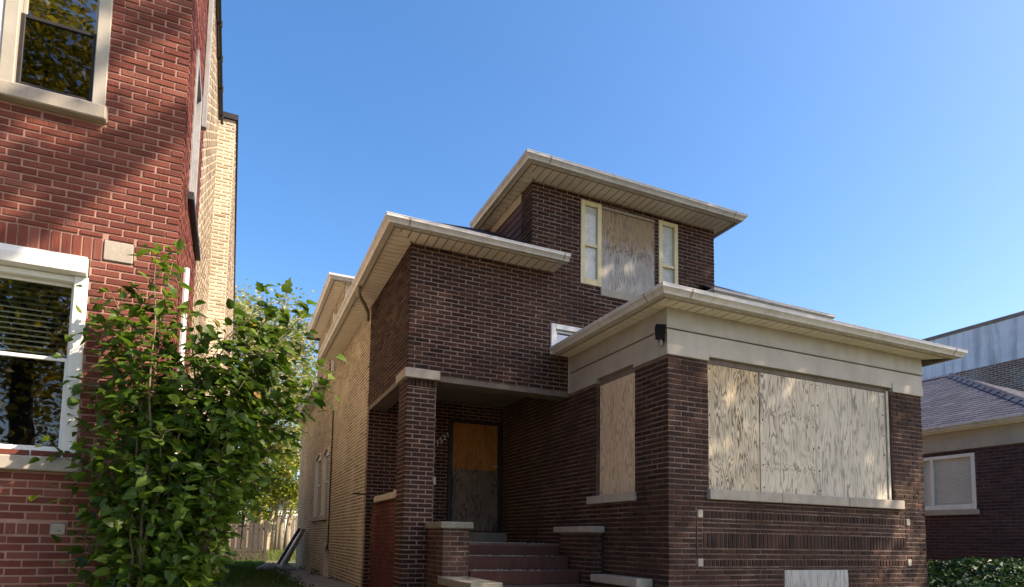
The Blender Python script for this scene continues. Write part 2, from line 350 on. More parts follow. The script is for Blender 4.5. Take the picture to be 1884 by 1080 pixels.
# ------------------------------------------------------------------ brick walls
def subtract(iv, cuts):
    for c0, c1 in cuts:
        out = []
        for a, b in iv:
            if c1 <= a or c0 >= b: out.append((a, b)); continue
            if c0 > a: out.append((a, c0))
            if c1 < b: out.append((c1, b))
        iv = out
    return iv
def union(iv):
    iv = sorted(iv); out = []
    for a, b in iv:
        if out and a <= out[-1][1]+1e-6: out[-1] = (out[-1][0], max(b, out[-1][1]))
        else: out.append((a, b))
    return out
REG = {}                                  # house name -> list of bricks waiting to be built
def brick_geo(w, h, d=.016, b=.0025):
    """brick front facing -Y, centred, mortar side open"""
    x, z = w/2, h/2
    vs = [(-x+b, 0, -z+b), (x-b, 0, -z+b), (x-b, 0, z-b), (-x+b, 0, z-b), (-x, b, -z), (x, b, -z), (x, b, z), (-x, b, z), (-x, d, -z), (x, d, -z), (x, d, z), (-x, d, z)]
    fs = [(0, 1, 2, 3)]+[(i, i+4, (i+1) % 4+4, (i+1) % 4) for i in range(4)]+[(i+4, i+8, (i+1) % 4+8, (i+1) % 4+4) for i in range(4)]
    return vs, fs
def wall(house, name, plane, face, regions, holes, mb, mm, blen=.213, ch=.065, joint=.0165, thick=.2, phase=0., zphase=0., extra=(), bricks=True, proud=.009, label=None):
    """face '-y','-x','+x': regions/holes are (u0,u1,z0,z1) on the plane; a mortar core with the bricks as pieces in front of it.
    extra: bands (u0,u1,z0,z1,width) of upright bricks"""
    def W(u, z, d):                       # d = depth behind the face
        return (u, plane+d, z) if face == '-y' else (plane+d, u, z) if face == '-x' else (plane-d, u, z)
    core = MB(); hs = list(holes)
    zs = sorted({round(v, 5) for r in list(regions)+hs for v in r[2:4]})
    for z0, z1 in zip(zs, zs[1:]):
        zm = (z0+z1)/2
        iv = subtract(union([(r[0], r[1]) for r in regions if r[2] < zm < r[3]]), [(h[0], h[1]) for h in hs if h[2] < zm < h[3]])
        for a, b in iv:                   # keep the core clear of the brick faces round the corners
            a += .012 if any(abs(a-r[0]) < 1e-6 for r in regions) else 0; b -= .012 if any(abs(b-r[1]) < 1e-6 for r in regions) else 0
            c0, c1 = W(a, z0, proud), W(b, z1, thick)
            core.box(min(c0[0], c1[0]), max(c0[0], c1[0]), min(c0[1], c1[1]), max(c0[1], c1[1]), z0, z1)
    wo = core.build(name, mm, house)
    if label: wo['label'] = label
    if not bricks: return wo
    lst = REG.setdefault(house.name, [])
    cuts = hs+[e[:4] for e in extra]
    zlo = min(r[2] for r in regions); zhi = max(r[3] for r in regions)
    k0 = math.floor((zlo-zphase)/ch)
    for k in range(k0, int((zhi-zphase)/ch)+2):
        c0, c1 = max(zlo, zphase+k*ch), min(zhi, zphase+(k+1)*ch)
        if c1-c0 < .012: continue
        zm = (c0+c1)/2; off = phase+(.5*blen if k % 2 else 0)
        reg = union([(r[0], r[1]) for r in regions if r[2] < zm < r[3]])
        hit = [h for h in cuts if h[2] < c1-.003 and h[3] > c0+.003]
        jobs = [(iv, c0, c1) for iv in subtract(reg, [(h[0], h[1]) for h in hit])]
        for h in hit:
            for z0, z1 in ((c0, h[2]), (h[3], c1)):
                if z1-z0 > .024: jobs += [((max(h[0], r[0]), min(h[1], r[1])), z0, z1) for r in reg if min(h[1], r[1])-max(h[0], r[0]) > .03]
        for (a, b), z0, z1 in jobs:
            u = off+math.floor((a-off)/blen)*blen
            while u < b:
                s0, s1 = max(a, u), min(b, u+blen)
                if s1-s0 > .03:
                    lst.append((wo, W, (s0+s1)/2+random.uniform(-.003, .003), (z0+z1)/2+random.uniform(-.002, .002), s1-s0-joint, z1-z0-joint, face, mb))
                u += blen
    for (u0, u1, z0, z1, w) in extra:
        n = max(1, round((u1-u0)/w)); w = (u1-u0)/n
        for i in range(n): lst.append((wo, W, u0+(i+.5)*w, (z0+z1)/2, w-joint*.85, z1-z0-joint, face, mb))
    return wo
def flush_bricks(house, limit=300, name='brick', visible=None):
    """the bricks that show largest become objects of their own, the rest one piece of real geometry per wall"""
    lst = REG.pop(house.name, [])
    sc = []
    for i, (wo, W, u, z, w, h, face, mb) in enumerate(lst):
        if w < .02 or h < .008: sc.append(-1); continue
        p = Vector(W(u, z, 0)); q = proj(p); a = 0
        if q and -10 < q[0] < 1894 and -10 < q[1] < 1090:
            n = {'-y': Vector((0, -1, 0)), '-x': Vector((-1, 0, 0)), '+x': Vector((1, 0, 0))}[face]
            v = (CAM-p); a = max(0, n.dot(v.normalized()))*w*h/v.length_squared
            if visible and not visible(q[0], q[1], p): a = 0
        sc.append(a)
    order = sorted(range(len(lst)), key=lambda i: -sc[i]); single = {i for i in order[:limit] if sc[i] > 0}
    rest = {}; shared = {}
    for i, (wo, W, u, z, w, h, face, mb) in enumerate(lst):
        if sc[i] < 0: continue
        d = random.uniform(-.0025, .0035); bv = min(1, max(.001, random.betavariate(2.2, 2.2) if random.random() > .06 else random.random()))
        key = (round(w, 3), round(h, 3))
        vs, fs = brick_geo(*key)
        if i in single:
            if (key, mb) not in shared:
                me = bpy.data.meshes.new(name); me.from_pydata(vs, [], fs); me.materials.append(MAT[mb]); shared[key, mb] = me
            o = new_obj(name, shared[key, mb], None, wo); o['bv'] = bv
            o.location = Vector(W(u, z, d))-ORG[wo.name]
            o.rotation_euler = (0, random.uniform(-.004, .004), {'-y': 0, '-x': -math.pi/2, '+x': math.pi/2}[face])
        else:
            m = rest.setdefault((wo.name, mb), MB())
            if face == '-y': vv = [(u+x, W(u, z, d+y)[1], z+zz) for x, y, zz in vs]
            elif face == '-x': vv = [(W(u, z, d+y)[0], u-x, z+zz) for x, y, zz in vs]
            else: vv = [(W(u, z, d+y)[0], u+x, z+zz) for x, y, zz in vs]
            m.add(vv, fs, bv)
    for (wn_, mb), m in rest.items():
        tag(m.build(name+'work', mb, bpy.data.objects[wn_]), kind='stuff')

# ------------------------------------------------------------------ eaves
GUT = [(0, .004), (.070, .004), (.078, .022), (.088, .036), (.110, .058), (.12, .064), (.12, .100), (.108, .100), (.106, .078), (.004, .078)]
def eave(house, path, zs, name='gutter', seams=()):
    m = MB().sweep(GUT, path, zs)
    g = m.build(name, 'gutter', house)
    lip = MB().sweep([(.105, .1005), (.124, .1005), (.124, .108), (.105, .108)], path, zs)
    lip.build('gutter_lip_highlight', 'white', g)  # white colour paints the sky highlight along the top lip
    fm = MB().sweep([(-.03, -.014), (-.003, -.014), (-.003, .098), (-.03, .098)], path, zs)
    fm.build('fascia', 'fascia', house)
    for (x, y, nx, ny) in seams:             # gutter joint straps
        s = MB(); t = .012
        s.sweep([(o+.003, h) for o, h in GUT[1:7]]+[(o+.0005, h) for o, h in GUT[6:0:-1]], [(x-ny*-t, y-nx*t), (x+ny*-t, y+nx*t)] if False else ([(x-t, y), (x+t, y)] if ny else [(x, y+t), (x, y-t)]), zs)
        s.build('gutter_joint', 'fascia', g)
    return g
def soffit_strip(house, along, a0, a1, out, wallv, zs, mit0=None, mit1=None, pitch=.135, sof=None):
    """panels across the strip between out and wallv; mit0/mit1 = (a at outer edge, a at wall) mitre lines at the ends"""
    def lim(a):
        w = 1.
        if mit0 and mit0[0] <= a < mit0[1]: w = min(w, (a-mit0[0])/(mit0[1]-mit0[0]))
        if mit1 and mit1[1] < a <= mit1[0]: w = min(w, (mit1[0]-a)/(mit1[0]-mit1[1]))
        return out+(wallv-out)*max(w, .02)
    if sof is None:
        sof = MB()
        lo, hi = min(out, wallv), max(out, wallv)
        (sof.box(a0, a1, lo, hi, zs+.012, zs+.03) if along == 'x' else sof.box(lo, hi, a0, a1, zs+.012, zs+.03))
        sof = sof.build('soffit', 'soffit_gap', house)
    n = max(1, round((a1-a0)/pitch)); w = (a1-a0)/n
    for i in range(n):
        p0, p1 = a0+i*w+.009, a0+(i+1)*w-.009
        sag = random.uniform(-.002, .002)
        poly = [(p0, out), (p1, out), (p1, lim(p1)), (p0, lim(p0))]
        if along == 'y': poly = [(q, p) for p, q in poly]
        MB().prism(poly, 2, zs+sag, zs+.01).build('soffit_panel', 'soffit', sof)
    return sof
def hip_roof(house, x0, x1, y0, y1, z, pitch, mat, name='roof', ridge=True, yback=None):
    h = min(x1-x0, y1-y0)/2; top = z+h*pitch
    if x1-x0 < y1-y0: r0, r1 = ((x0+x1)/2, y0+h, top), ((x0+x1)/2, y1-h, top)
    else: r0, r1 = (x0+h, (y0+y1)/2, top), (x1-h, (y0+y1)/2, top)
    c = [(x0, y0, z), (x1, y0, z), (x1, y1, z), (x0, y1, z)]
    fs = [(0, 1, 4), (1, 2, 5, 4), (2, 3, 5), (3, 0, 4, 5)] if x1-x0 < y1-y0 else [(0, 1, 5, 4), (1, 2, 5), (2, 3, 4, 5), (3, 0, 4)]
    return MB().add(c+[r0, r1], fs+[(3, 2, 1, 0)], .5).build(name, mat, house)

# ================================================================== ground
def ground():
    xs = [-300, -80, -30, -12, -6, -3, -1, 1, 2.5, 5, 9, 14, 30, 80, 300]
    ys = [-300, -60, -30, -20, -12, -6, -2, 0, 2, 2.6, 3.2, 3.8, 4.4, 5.2, 8, 11, 14, 18, 22, 30, 45, 80, 300]
    m = MB(); vs = [(x, y, gz(y)+(.0)) for y in ys for x in xs]; n = len(xs)
    m.add(vs, [(j*n+i, j*n+i+1, (j+1)*n+i+1, (j+1)*n+i) for j in range(len(ys)-1) for i in range(n-1)])
    tag(m.build('ground', 'ground'), kind='structure')
    tag(MB().box(-120, 120, -.9, .9, -.1, .015).build('pavement', 'concrete'), kind='structure')
    tag(MB().box(-120, 120, -16, -6, -.1, .006).build('road', 'asphalt'), kind='structure')
    tag(MB().box(-120, 120, -6.0, -5.85, -.1, .13).build('kerb', 'concrete'), kind='structure')
    tag(MB().add([(2.9, .9, .012), (4.7, .9, .012), (4.7, 2.0, .012), (2.9, 2.0, .012), (4.7, 5.2, .632), (2.9, 5.2, .632), (4.7, 6.9, .632), (2.9, 6.9, .632)]+[(x, y, gz(y)+.012) for y in (2.6, 3.2, 3.8, 4.4) for x in (2.9, 4.7)], [(0, 1, 2, 3), (3, 2, 9, 8), (8, 9, 11, 10), (10, 11, 13, 12), (12, 13, 15, 14), (14, 15, 4, 5), (5, 4, 6, 7)]).build('added_front_walk', 'concrete'), kind='structure')  # unseen walk, added to bounce more sunlight onto the house
    p = MB()
    for i in range(10):
        y0 = 6.2+i*1.62; y1 = y0+1.605
        p.add([(1.25, y0, gz(y0)-.05), (2.15, y0, gz(y0)-.05), (2.15, y1, gz(y1)-.05), (1.25, y1, gz(y1)-.05), (1.25, y0, gz(y0)+.02), (2.15, y0, gz(y0)+.035), (2.15, y1, gz(y1)+.035), (1.25, y1, gz(y1)+.02)],
              [(0, 3, 2, 1), (4, 5, 6, 7), (0, 1, 5, 4), (1, 2, 6, 5), (2, 3, 7, 6), (3, 0, 4, 7)])
    tag(p.build('path', 'concrete'), kind='structure')
ground()

# ================================================================== the boarded-up brown house
H = thing('brick_house', 'boarded-up dark brown brick house with cream eaves and corner porch', 'house', (5.9, 11, .62))
XL, XB, XR, YP, YB, YK = 2.17, 4.803, 9.65, 8.408, 6.008, 11.05
ZS, ZU, ZB = 5.78, 7.22, 4.44             # soffit heights: main, upper storey, bay
def part(mb, name, mat, parent=None, label=None, smooth=False):
    o = mb.build(name, mat, parent or H, smooth)
    if label: o['label'] = label
    return o
# --- front wall over the porch and of the upper storey
up_win = (5.38, 6.466, 5.55, 7.10); sl1 = (4.985, 5.372, 5.70, 7.115); sl2 = (6.545, 6.95, 5.60, 7.13); sw = (4.447, 5.20, 4.45, 4.945)
wall(H, 'wall', YP, '-y', [(XL, XR, 3.885, ZS), (4.092, 7.79, ZS, ZU)], [up_win, sl1, sl2, sw], 'brown', 'm_brown', zphase=3.885, phase=XL)
# --- west side: face brick return over the porch opening, then common brick
wall(H, 'wall', XL, '-x', [(YP+.0135, YK+.1, 3.9, ZS)], [], 'brown', 'm_brown', zphase=3.885, phase=YP)
W1, W2, WB = (15.98, 17.12, 2.08, 3.80), (17.5, 18.75, 2.08, 3.84), (15.22, 16.1, .58, 1.35)
wall(H, 'wall', XL+.004, '-x', [(YK+.1, 15.9, .60, ZS), (15.9, 23.3, .42, 5.56), (14.34, 19.2, 5.56, 7.42)], [W1, W2, WB], 'yellow', 'm_yel', joint=.028, zphase=.6, phase=YK+.1, label='sandy common brick side wall')
wall(H, 'wall', YK, '-y', [(XL, 3.70, .6, 4.16), (4.79, XB, .6, 4.16), (3.70, 4.79, 3.80, 4.16)], [], 'brown', 'm_brown', zphase=.6, phase=XL)
# rear and far walls that close the body
part(MB().box(XR-.2, XR, 8.62, 23.3, .42, ZS).box(XL+.25, XR, 23.1, 23.3, .42, ZS-.3).box(4.0, XR, YK+.25, YK+.3, .5, ZS), 'wall', 'm_brown')
# --- porch: corner pier, lintels, ceiling
wall(H, 'pier', YP, '-y', [(XL, 2.605, .6, 3.69)], [], 'brown', 'm_brown', zphase=.6, phase=XL-.107, thick=.445, extra=[(XL, 2.605, 3.69, 3.80, .066)])
wall(H, 'pier', XL, '-x', [(YP+.0135, 8.855, .6, 3.80)], [], 'brown', 'm_brown', zphase=.6, phase=YP, thick=.1)
part(MB().box(2.60, 2.607, YP+.012, 8.85, .6, 3.80), 'pier_face', 'm_brown')
part(MB().bbox(2.128, 2.648, 8.362, 8.90, 3.80, 3.935, .008), 'pier_cap', 'stone')
part(MB().box(2.65, XB-.003, YP+.015, YP+.30, 3.80, 3.882), 'lintel', 'lintel')
part(MB().box(XL+.012, XL+.3, 8.905, YK-.003, 3.82, 3.897), 'lintel', 'lintel')
part(MB().box(XL+.3, XB-.003, YP+.305, YK-.003, 4.13, 4.16), 'porch_ceiling', 'ceiling')
part(MB().box(XL+.25, XL+.3, YP+.3, YK, 3.9, 4.13).box(XL+.3, XB, YP+.21, YP+.304, 3.884, 4.13), 'ceiling_beam', 'ceiling')
# low side rail wall, red-painted, with its stone cap
wall(H, 'rail_wall', XL+.10, '-x', [(8.856, 10.98, .6, 2.13)], [], 'painted', 'm_paint', zphase=.6, phase=8.9, label='red painted low porch rail wall')
part(MB().bbox(XL+.05, XL+.38, 8.86, 10.6, 2.133, 2.235, .008).box(XL+.1, XL+.2, 8.95, 9.4, 2.236, 2.275), 'rail_cap', 'stone_warm')
part(MB().tube([(XL+.01, 10.75, 2.28), (XL-.28, 10.75, 2.285)], .014), 'bracket', 'dark')
# porch floor, steps
fl = MB().bbox(2.612, XB-.003, 8.386, YK, 1.30, 1.493, .012); part(fl, 'porch_floor', 'tread')
part(MB().box(2.93, 4.615, 8.376, 8.384, 1.12, 1.455), 'riser', 'redstep')
sy = [8.384, 8.06, 7.74, 7.42, 7.10, 6.78, 6.46]; sz = [1.493, 1.302, 1.112, .925, .74, .62]
for i in range(1, 5):
    st = part(MB().bbox(2.925, 4.612, sy[i], sy[i-1]-.001, sz[i]-.19, sz[i], .014), 'step', 'redstep')
    MB().box(2.94, 4.60, sy[i]+.03, sy[i-1]-.004, sz[i]+.001, sz[i]+.005).build('tread', 'tread', st)
part(MB().bbox(3.66, 4.80, 10.72, YK-.03, 1.494, 1.665, .01), 'threshold', 'concrete')
def cheek(x0, x1, yf, yb, ztop, z0, mb, capm, caps):
    wall(H, 'step_wall', yf, '-y', [(x0, x1, z0, ztop)], [], mb, 'm_bay', zphase=.6, phase=x0, thick=yb-yf)
    wall(H, 'step_wall', x0, '-x', [(yf+.0135, yb, z0, ztop)], [], mb, 'm_bay', zphase=.6, phase=yf, thick=.06)
    part(MB().bbox(*caps, .01), 'step_cap', capm)
cheek(2.52, 2.90, 7.69, 8.404, 1.675, .6, 'worn', 'stone_dirty', (2.487, 2.935, 7.65, 8.404, 1.676, 1.764))
cheek(2.50, 2.83, 6.55, 7.688, .955, .5, 'worn', 'stone_dirty', (2.465, 2.865, 6.50, 7.685, .956, 1.055))
cheek(4.622, 4.798, 7.42, 8.38, 1.66, .6, 'bay', 'stone', (4.585, 4.80, 7.38, 8.51, 1.661, 1.752))
cheek(4.60, 4.798, 6.34, 7.37, .985, .5, 'bay', 'stone', (4.555, 4.80, 6.298, 7.37, .986, 1.092))
# --- porch door: two sheets of plywood in a dark frame
dr = part(MB().box(3.70, 3.768, YK-.02, YK+.06, 1.665, 3.80).box(4.725, 4.79, YK-.02, YK+.06, 1.665, 3.80).box(3.768, 4.725, YK+.03, YK+.06, 1.665, 3.80).box(3.768, 4.725, YK-.02, YK+.029, 3.755, 3.80), 'door', 'dark')
MB().bbox(3.775, 4.70, YK-.012, YK+.004, 2.86, 3.75, .003).build('plywood_panel', 'ply_orange', dr)['label'] = 'orange fresh plywood sheet on the upper door'
MB().bbox(3.785, 4.722, YK-.006, YK+.01, 1.69, 2.857, .003).build('plywood_panel', 'ply_door', dr)['label'] = 'dark weathered plywood sheet on the lower door'
MB().bbox(4.62, 4.70, YK-.045, YK-.013, 2.93, 2.97, .006).build('hasp', 'steel', dr)
def digit(ch, x, y, z, size, parent, rot=0):
    cu = bpy.data.curves.new('digit', 'FONT'); cu.body = ch; cu.size = size; cu.extrude = .004
    t = bpy.data.objects.new('tmp', cu); COL.objects.link(t); bpy.context.view_layer.update()
    me = bpy.data.meshes.new_from_object(t.evaluated_get(bpy.context.evaluated_depsgraph_get())); bpy.data.objects.remove(t)
    o = new_obj('house_number', me, 'white', parent); o.location = Vector((x, y, z))-ORG[parent.name]; o.rotation_euler = (math.pi/2, rot, 0)
for i, ch in enumerate('7521'): digit(ch, 3.452+i*.066, YK-.016, 3.27+i*.058, .135, H, -.25)
part(MB().bbox(3.395, 3.455, YK-.04, YK-.012, 2.53, 2.68, .005), 'doorbell_box', 'white')
lb = part(MB().tube([(3.45, 9.25, 4.13), (3.45, 9.25, 4.105)], .07, 14).tube([(3.45, 9.25, 4.105), (3.45, 9.25, 4.06)], .028, 10), 'ceiling_lamp', 'dark', smooth=True)
MB().tube([(3.45, 9.25, 4.06), (3.45, 9.25, 4.04), (3.45, 9.25, 4.01), (3.45, 9.25, 3.985), (3.45, 9.25, 3.965)], [.013, .02, .032, .028, .01], 12).build('bulb', 'bulb', lb, True)

# --- the sun-room bay
bw = (5.443, 8.955, 2.22, 3.90); bs = (6.69, 7.925, .6, 1.215)
P0, P1 = 5.335, 9.18
band = [(P0, P1, 1.847, 1.952, .066), (P0, P1, 1.477, 1.68, .066), (P0, P1, 1.25, 1.346, .066)]
blk = [(5.245, 5.335, 1.85, 1.955), (5.245, 5.335, 1.25, 1.355), (9.18, 9.27, 1.85, 1.955), (9.18, 9.27, 1.25, 1.355)]
wall(H, 'wall', YB, '-y', [(XB, XR, .5, 3.845)], [bw, bs]+blk, 'bay', 'm_bay', zphase=1.41, phase=XB, extra=band)
sw2 = (6.69, 7.62, 2.19, 3.92)
wall(H, 'wall', XB, '-x', [(YB+.0135, YK-.002, .5, 3.845), (YP+.31, YK-.002, 3.845, 4.129)], [sw2], 'bay', 'm_bay', zphase=1.41, phase=YB)
wall(H, 'wall', XR, '+x', [(YB+.0135, YP+.2, .5, 3.845)], [], 'bay', 'm_bay', zphase=1.41, phase=YB)
for b in blk: part(MB().bbox(b[0]+.004, b[1]-.004, YB-.012, YB+.05, b[2]+.004, b[3]-.004, .006), 'stone_block', 'stone')
part(MB().box(5.236, 5.243, YB-.004, YB+.02, 1.36, 1.85), 'panel_shadow_strip', 'soffit_gap')  # dark strip painted in for the shadow gap beside the brick panel
sl = [5.40, 6.62, 7.9, 9.09]
for a, b in zip(sl, sl[1:]): part(MB().bbox(a+.002, b-.002, YB-.06, YB+.13, 2.085+random.uniform(0, .002), 2.215, .008), 'window_sill', 'stone')
part(MB().bbox(XB-.06, XB+.13, 6.655, 7.79, 2.075, 2.187, .008), 'window_sill', 'stone')
w = part(MB().box(5.445, 8.953, YB+.10, YB+.13, 2.22, 3.90), 'window', 'room', label='wide front window boarded with plywood sheets')
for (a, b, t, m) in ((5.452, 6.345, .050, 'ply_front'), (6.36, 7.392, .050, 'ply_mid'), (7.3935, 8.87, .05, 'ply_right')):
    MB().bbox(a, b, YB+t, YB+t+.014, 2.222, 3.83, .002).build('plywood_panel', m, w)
MB().box(6.345, 6.36, YB+.06, YB+.09, 2.222, 3.88).build('gap_strip', 'lintel', w)
MB().bbox(8.875, 8.925, YB+.03, YB+.09, 2.222, 3.86, .003).build('jamb_board', 'ply_right', w)
MB().box(5.45, 8.95, YB+.045, YB+.10, 3.835, 3.90).build('head_board', 'lintel', w)
w = part(MB().box(XB+.10, XB+.13, 6.692, 7.618, 2.19, 3.92), 'window', 'room', label='narrow side window of the bay boarded with tan plywood')
MB().bbox(XB+.032, XB+.046, 6.70, 7.575, 2.192, 3.80, .002).build('plywood_panel', 'ply_side', w)
MB().box(XB+.04, XB+.1, 6.70, 7.61, 3.80, 3.92).build('head_board', 'lintel', w)
w = part(MB().box(6.692, 7.923, YB+.10, YB+.13, .6, 1.213), 'window', 'room', label='basement window boarded with grey plywood')
MB().bbox(6.70, 7.915, YB+.004, YB+.018, .6, 1.205, .002).build('plywood_panel', 'ply_base', w)
sc = MB()
for xx in (5.50, 6.29, 6.41, 7.34, 7.45, 8.82):
    for i in range(6): sc.tube([(xx+random.uniform(-.015, .015), YB+.051, 2.28+i*.3+random.uniform(-.03, .03)), (xx, YB+.0475, 2.28+i*.3)], .0075, 6)
for yy in (6.74, 7.53):
    for i in range(6): sc.tube([(XB+.033, yy, 2.25+i*.3), (XB+.0295, yy, 2.25+i*.3+random.uniform(-.02, .02))], .0075, 6)
tag(part(sc, 'screws', 'dark'), kind='stuff')
# frieze: capital blocks over the brick piers, lower and upper boards
for c in ((XB-.022, 5.445, YB-.022, YB+.1), (8.955, XR+.02, YB-.022, YB+.1)): part(MB().bbox(c[0], c[1], c[2], c[3], 3.846, 3.985, .006), 'frieze_block', 'cream')
for c in ((YB+.101, 6.695), (7.615, YP-.004)): part(MB().bbox(XB-.022, XB+.1, c[0], c[1], 3.846, 3.985, .006), 'frieze_block', 'cream')
part(MB().sweep([(-.1, 3.905), (.012, 3.905), (.012, 4.166), (-.1, 4.166)], [(XB, YP-.003), (XB, YB), (XR, YB), (XR, YP)], 0), 'frieze_board', 'cream')
part(MB().sweep([(-.1, 4.178), (.03, 4.178), (.02, 4.20), (.014, 4.45), (-.1, 4.45)], [(XB, YP-.003), (XB, YB), (XR, YB), (XR, YP)], 0), 'frieze_board', 'cream')
part(MB().bbox(XB-.04, XB-.001, YP-.03, YP-.002, 3.85, 4.44, .004), 'corner_strip', 'cream')
eave(H, [(4.55, YP-.002), (4.55, 5.735), (10.06, 5.735), (10.06, YP)], ZB, seams=[(4.87, 5.735, 0, 1), (9.9, 5.735, 0, 1), (4.55, 5.98, 1, 0)])
soffit_strip(H, 'x', 4.552, 10.058, 5.737, YB+.01, ZB, mit0=(4.55, XB), mit1=(10.06, XR))
soffit_strip(H, 'y', 5.737, YP-.004, 4.552, XB+.01, ZB, mit0=(5.735, YB))
part(MB().add([(4.5, 5.69, ZB+.082), (10.1, 5.69, ZB+.082), (10.1, YP, ZB+.082), (4.5, YP, ZB+.082), (5.6, YP, ZB+.28), (9.2, YP, ZB+.28)], [(0, 1, 5, 4), (0, 4, 3), (1, 2, 5), (3, 2, 1, 0), (3, 4, 5, 2)]), 'bay_roof', 'shingle_d')
# --- upper window: plywood between two narrow pale-yellow sidelights, and the small window behind the bay
w = part(MB().box(up_win[0], up_win[1], YP+.08, YP+.1, up_win[2], up_win[3]), 'window', 'room', label='upper window covered by grey and brown plywood')
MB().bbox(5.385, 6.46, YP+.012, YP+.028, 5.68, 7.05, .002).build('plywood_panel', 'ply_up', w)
MB().bbox(5.385, 6.46, YP-.01, YP+.03, 7.052, 7.10, .004).build('head_board', 'fascia', w)
MB().bbox(5.36, 6.49, YP-.03, YP+.07, 5.552, 5.678, .005).build('window_sill', 'stone', w)
def sidelight(s):
    x0, x1, z0, z1 = s
    w = part(MB().box(x0+.05, x1-.05, YP+.032, YP+.06, z0+.05, z1-.05), 'sidelight', 'curtain')
    f = MB(); t = .075
    f.bbox(x0-.004, x0+t, YP-.014, YP+.05, z0, z1, .004).bbox(x1-t, x1+.004, YP-.014, YP+.05, z0, z1, .004)
    f.bbox(x0+t+.001, x1-t-.001, YP-.012, YP+.05, z1-t, z1-.001, .004).bbox(x0+t+.001, x1-t-.001, YP-.012, YP+.05, z0+.001, z0+t*1.5, .004)
    zm = z0+(z1-z0)*.46; f.bbox(x0+t+.001, x1-t-.001, YP-.006, YP+.05, zm, zm+.045, .004)
    f.build('frame', 'pale_yellow', w)
    for a, b in ((z0+t*1.5, zm), (zm+.045, z1-t)): MB().box(x0+t, x1-t, YP+.022, YP+.026, a, b).build('pane', 'glass_clear', w)
sidelight(sl1); sidelight(sl2)
x0, x1, z0, z1 = sw
w = part(MB().box(x0, x1, YP+.12, YP+.14, z0, z1), 'window', 'room', label='small white framed window above the bay roof edge')
f = MB(); t = .085
f.bbox(x0, x0+t, YP-.03, YP+.1, z0, z1, .006).bbox(x0+t+.001, x1, YP-.03, YP+.1, z1-t, z1, .006).bbox(x0+t+.001, x0+t+.04, YP+.01, YP+.09, z0, z1-t-.001, .004).bbox(x0+t+.041, x1, YP+.01, YP+.09, z1-t-.042, z1-t-.001, .004)
f.build('frame', 'lgrey', w); MB().box(x0+t+.04, x1, YP+.05, YP+.054, z0, z1-t-.04).build('pane', 'glass', w)

# --- main eaves
eave(H, [(1.826, 15.12), (1.826, 8.048), (4.53, 8.048)], ZS, seams=[(2.03, 8.048, 0, 1), (4.43, 8.048, 0, 1)])
soffit_strip(H, 'x', 1.828, 4.50, 8.05, YP+.01, ZS, mit0=(1.826, XL))
soffit_strip(H, 'y', 8.05, 15.12, 1.828, XL+.01, ZS, mit0=(8.048, YP))
eave(H, [(7.45, 8.40), (7.45, 8.048), (10.17, 8.048), (10.17, 15.1)], ZS)
soffit_strip(H, 'x', 7.45, 10.16, 8.05, YP+.01, ZS)
eave(H, [(3.866, 10.3), (3.866, 8.005), (7.95, 8.005), (7.95, 12.0)], ZU, seams=[(4.15, 8.005, 0, 1), (7.8, 8.005, 0, 1)])
soffit_strip(H, 'x', 3.868, 7.948, 8.007, YP+.01, ZU, mit0=(3.866, 4.092), mit1=(7.95, 7.79))
soffit_strip(H, 'y', 8.007, 10.3, 3.868, 4.10, ZU, mit0=(8.005, YP))
soffit_strip(H, 'y', 8.007, 12.0, 7.948, 7.78, ZU, mit0=(8.005, YP))
# side of the upper storey: brick return, then ragged asphalt siding boards under a beige band
wall(H, 'wall', 4.092, '-x', [(YP+.0135, 8.80, ZS+.1, ZU)], [], 'brown', 'm_brown', zphase=3.885, phase=YP)
wall(H, 'wall', 7.79, '+x', [(YP+.0135, 12, ZS, ZU)], [], 'brown', 'm_brown', zphase=3.885, phase=YP)
sb = part(MB().box(4.12, 4.2, 8.805, 11.5, ZS+.2, ZU), 'siding', 'siding')
for i in range(6): MB().prism([(4.097+random.uniform(0, .006), 6.28+i*.128), (4.12, 6.28+i*.128), (4.12, 6.405+i*.128), (4.113, 6.405+i*.128)], 1, 8.81, 10.6-random.uniform(0, .3)).build('siding_board', 'siding', sb)
MB().bbox(4.085, 4.12, 8.81, 10.25, 7.045, 7.205, .004).build('trim_board', 'stone_warm', sb)
# roofs
def rp(x, y): return (x, y, ZS+.08+.6*min(x-1.75, y-7.95, 10.28-x))
part(MB().add([rp(1.75, 7.95), rp(4.53, 7.95), rp(4.53, 8.44), rp(7.45, 8.44), rp(7.45, 7.95), rp(10.28, 7.95), rp(6.015, 12.21)], [tuple(range(7))])
     .add([rp(1.75, 7.95), rp(6.015, 12.21), rp(6.015, 15.2), rp(1.75, 15.2)], [(0, 1, 2, 3)]).add([rp(10.28, 7.95), rp(10.28, 15.2), rp(6.015, 15.2), rp(6.015, 12.21)], [(0, 1, 2, 3)]), 'roof', 'shingle_d')
hip_roof(H, 3.80, 8.02, 7.94, 13, ZU+.082, .42, 'shingle_d')
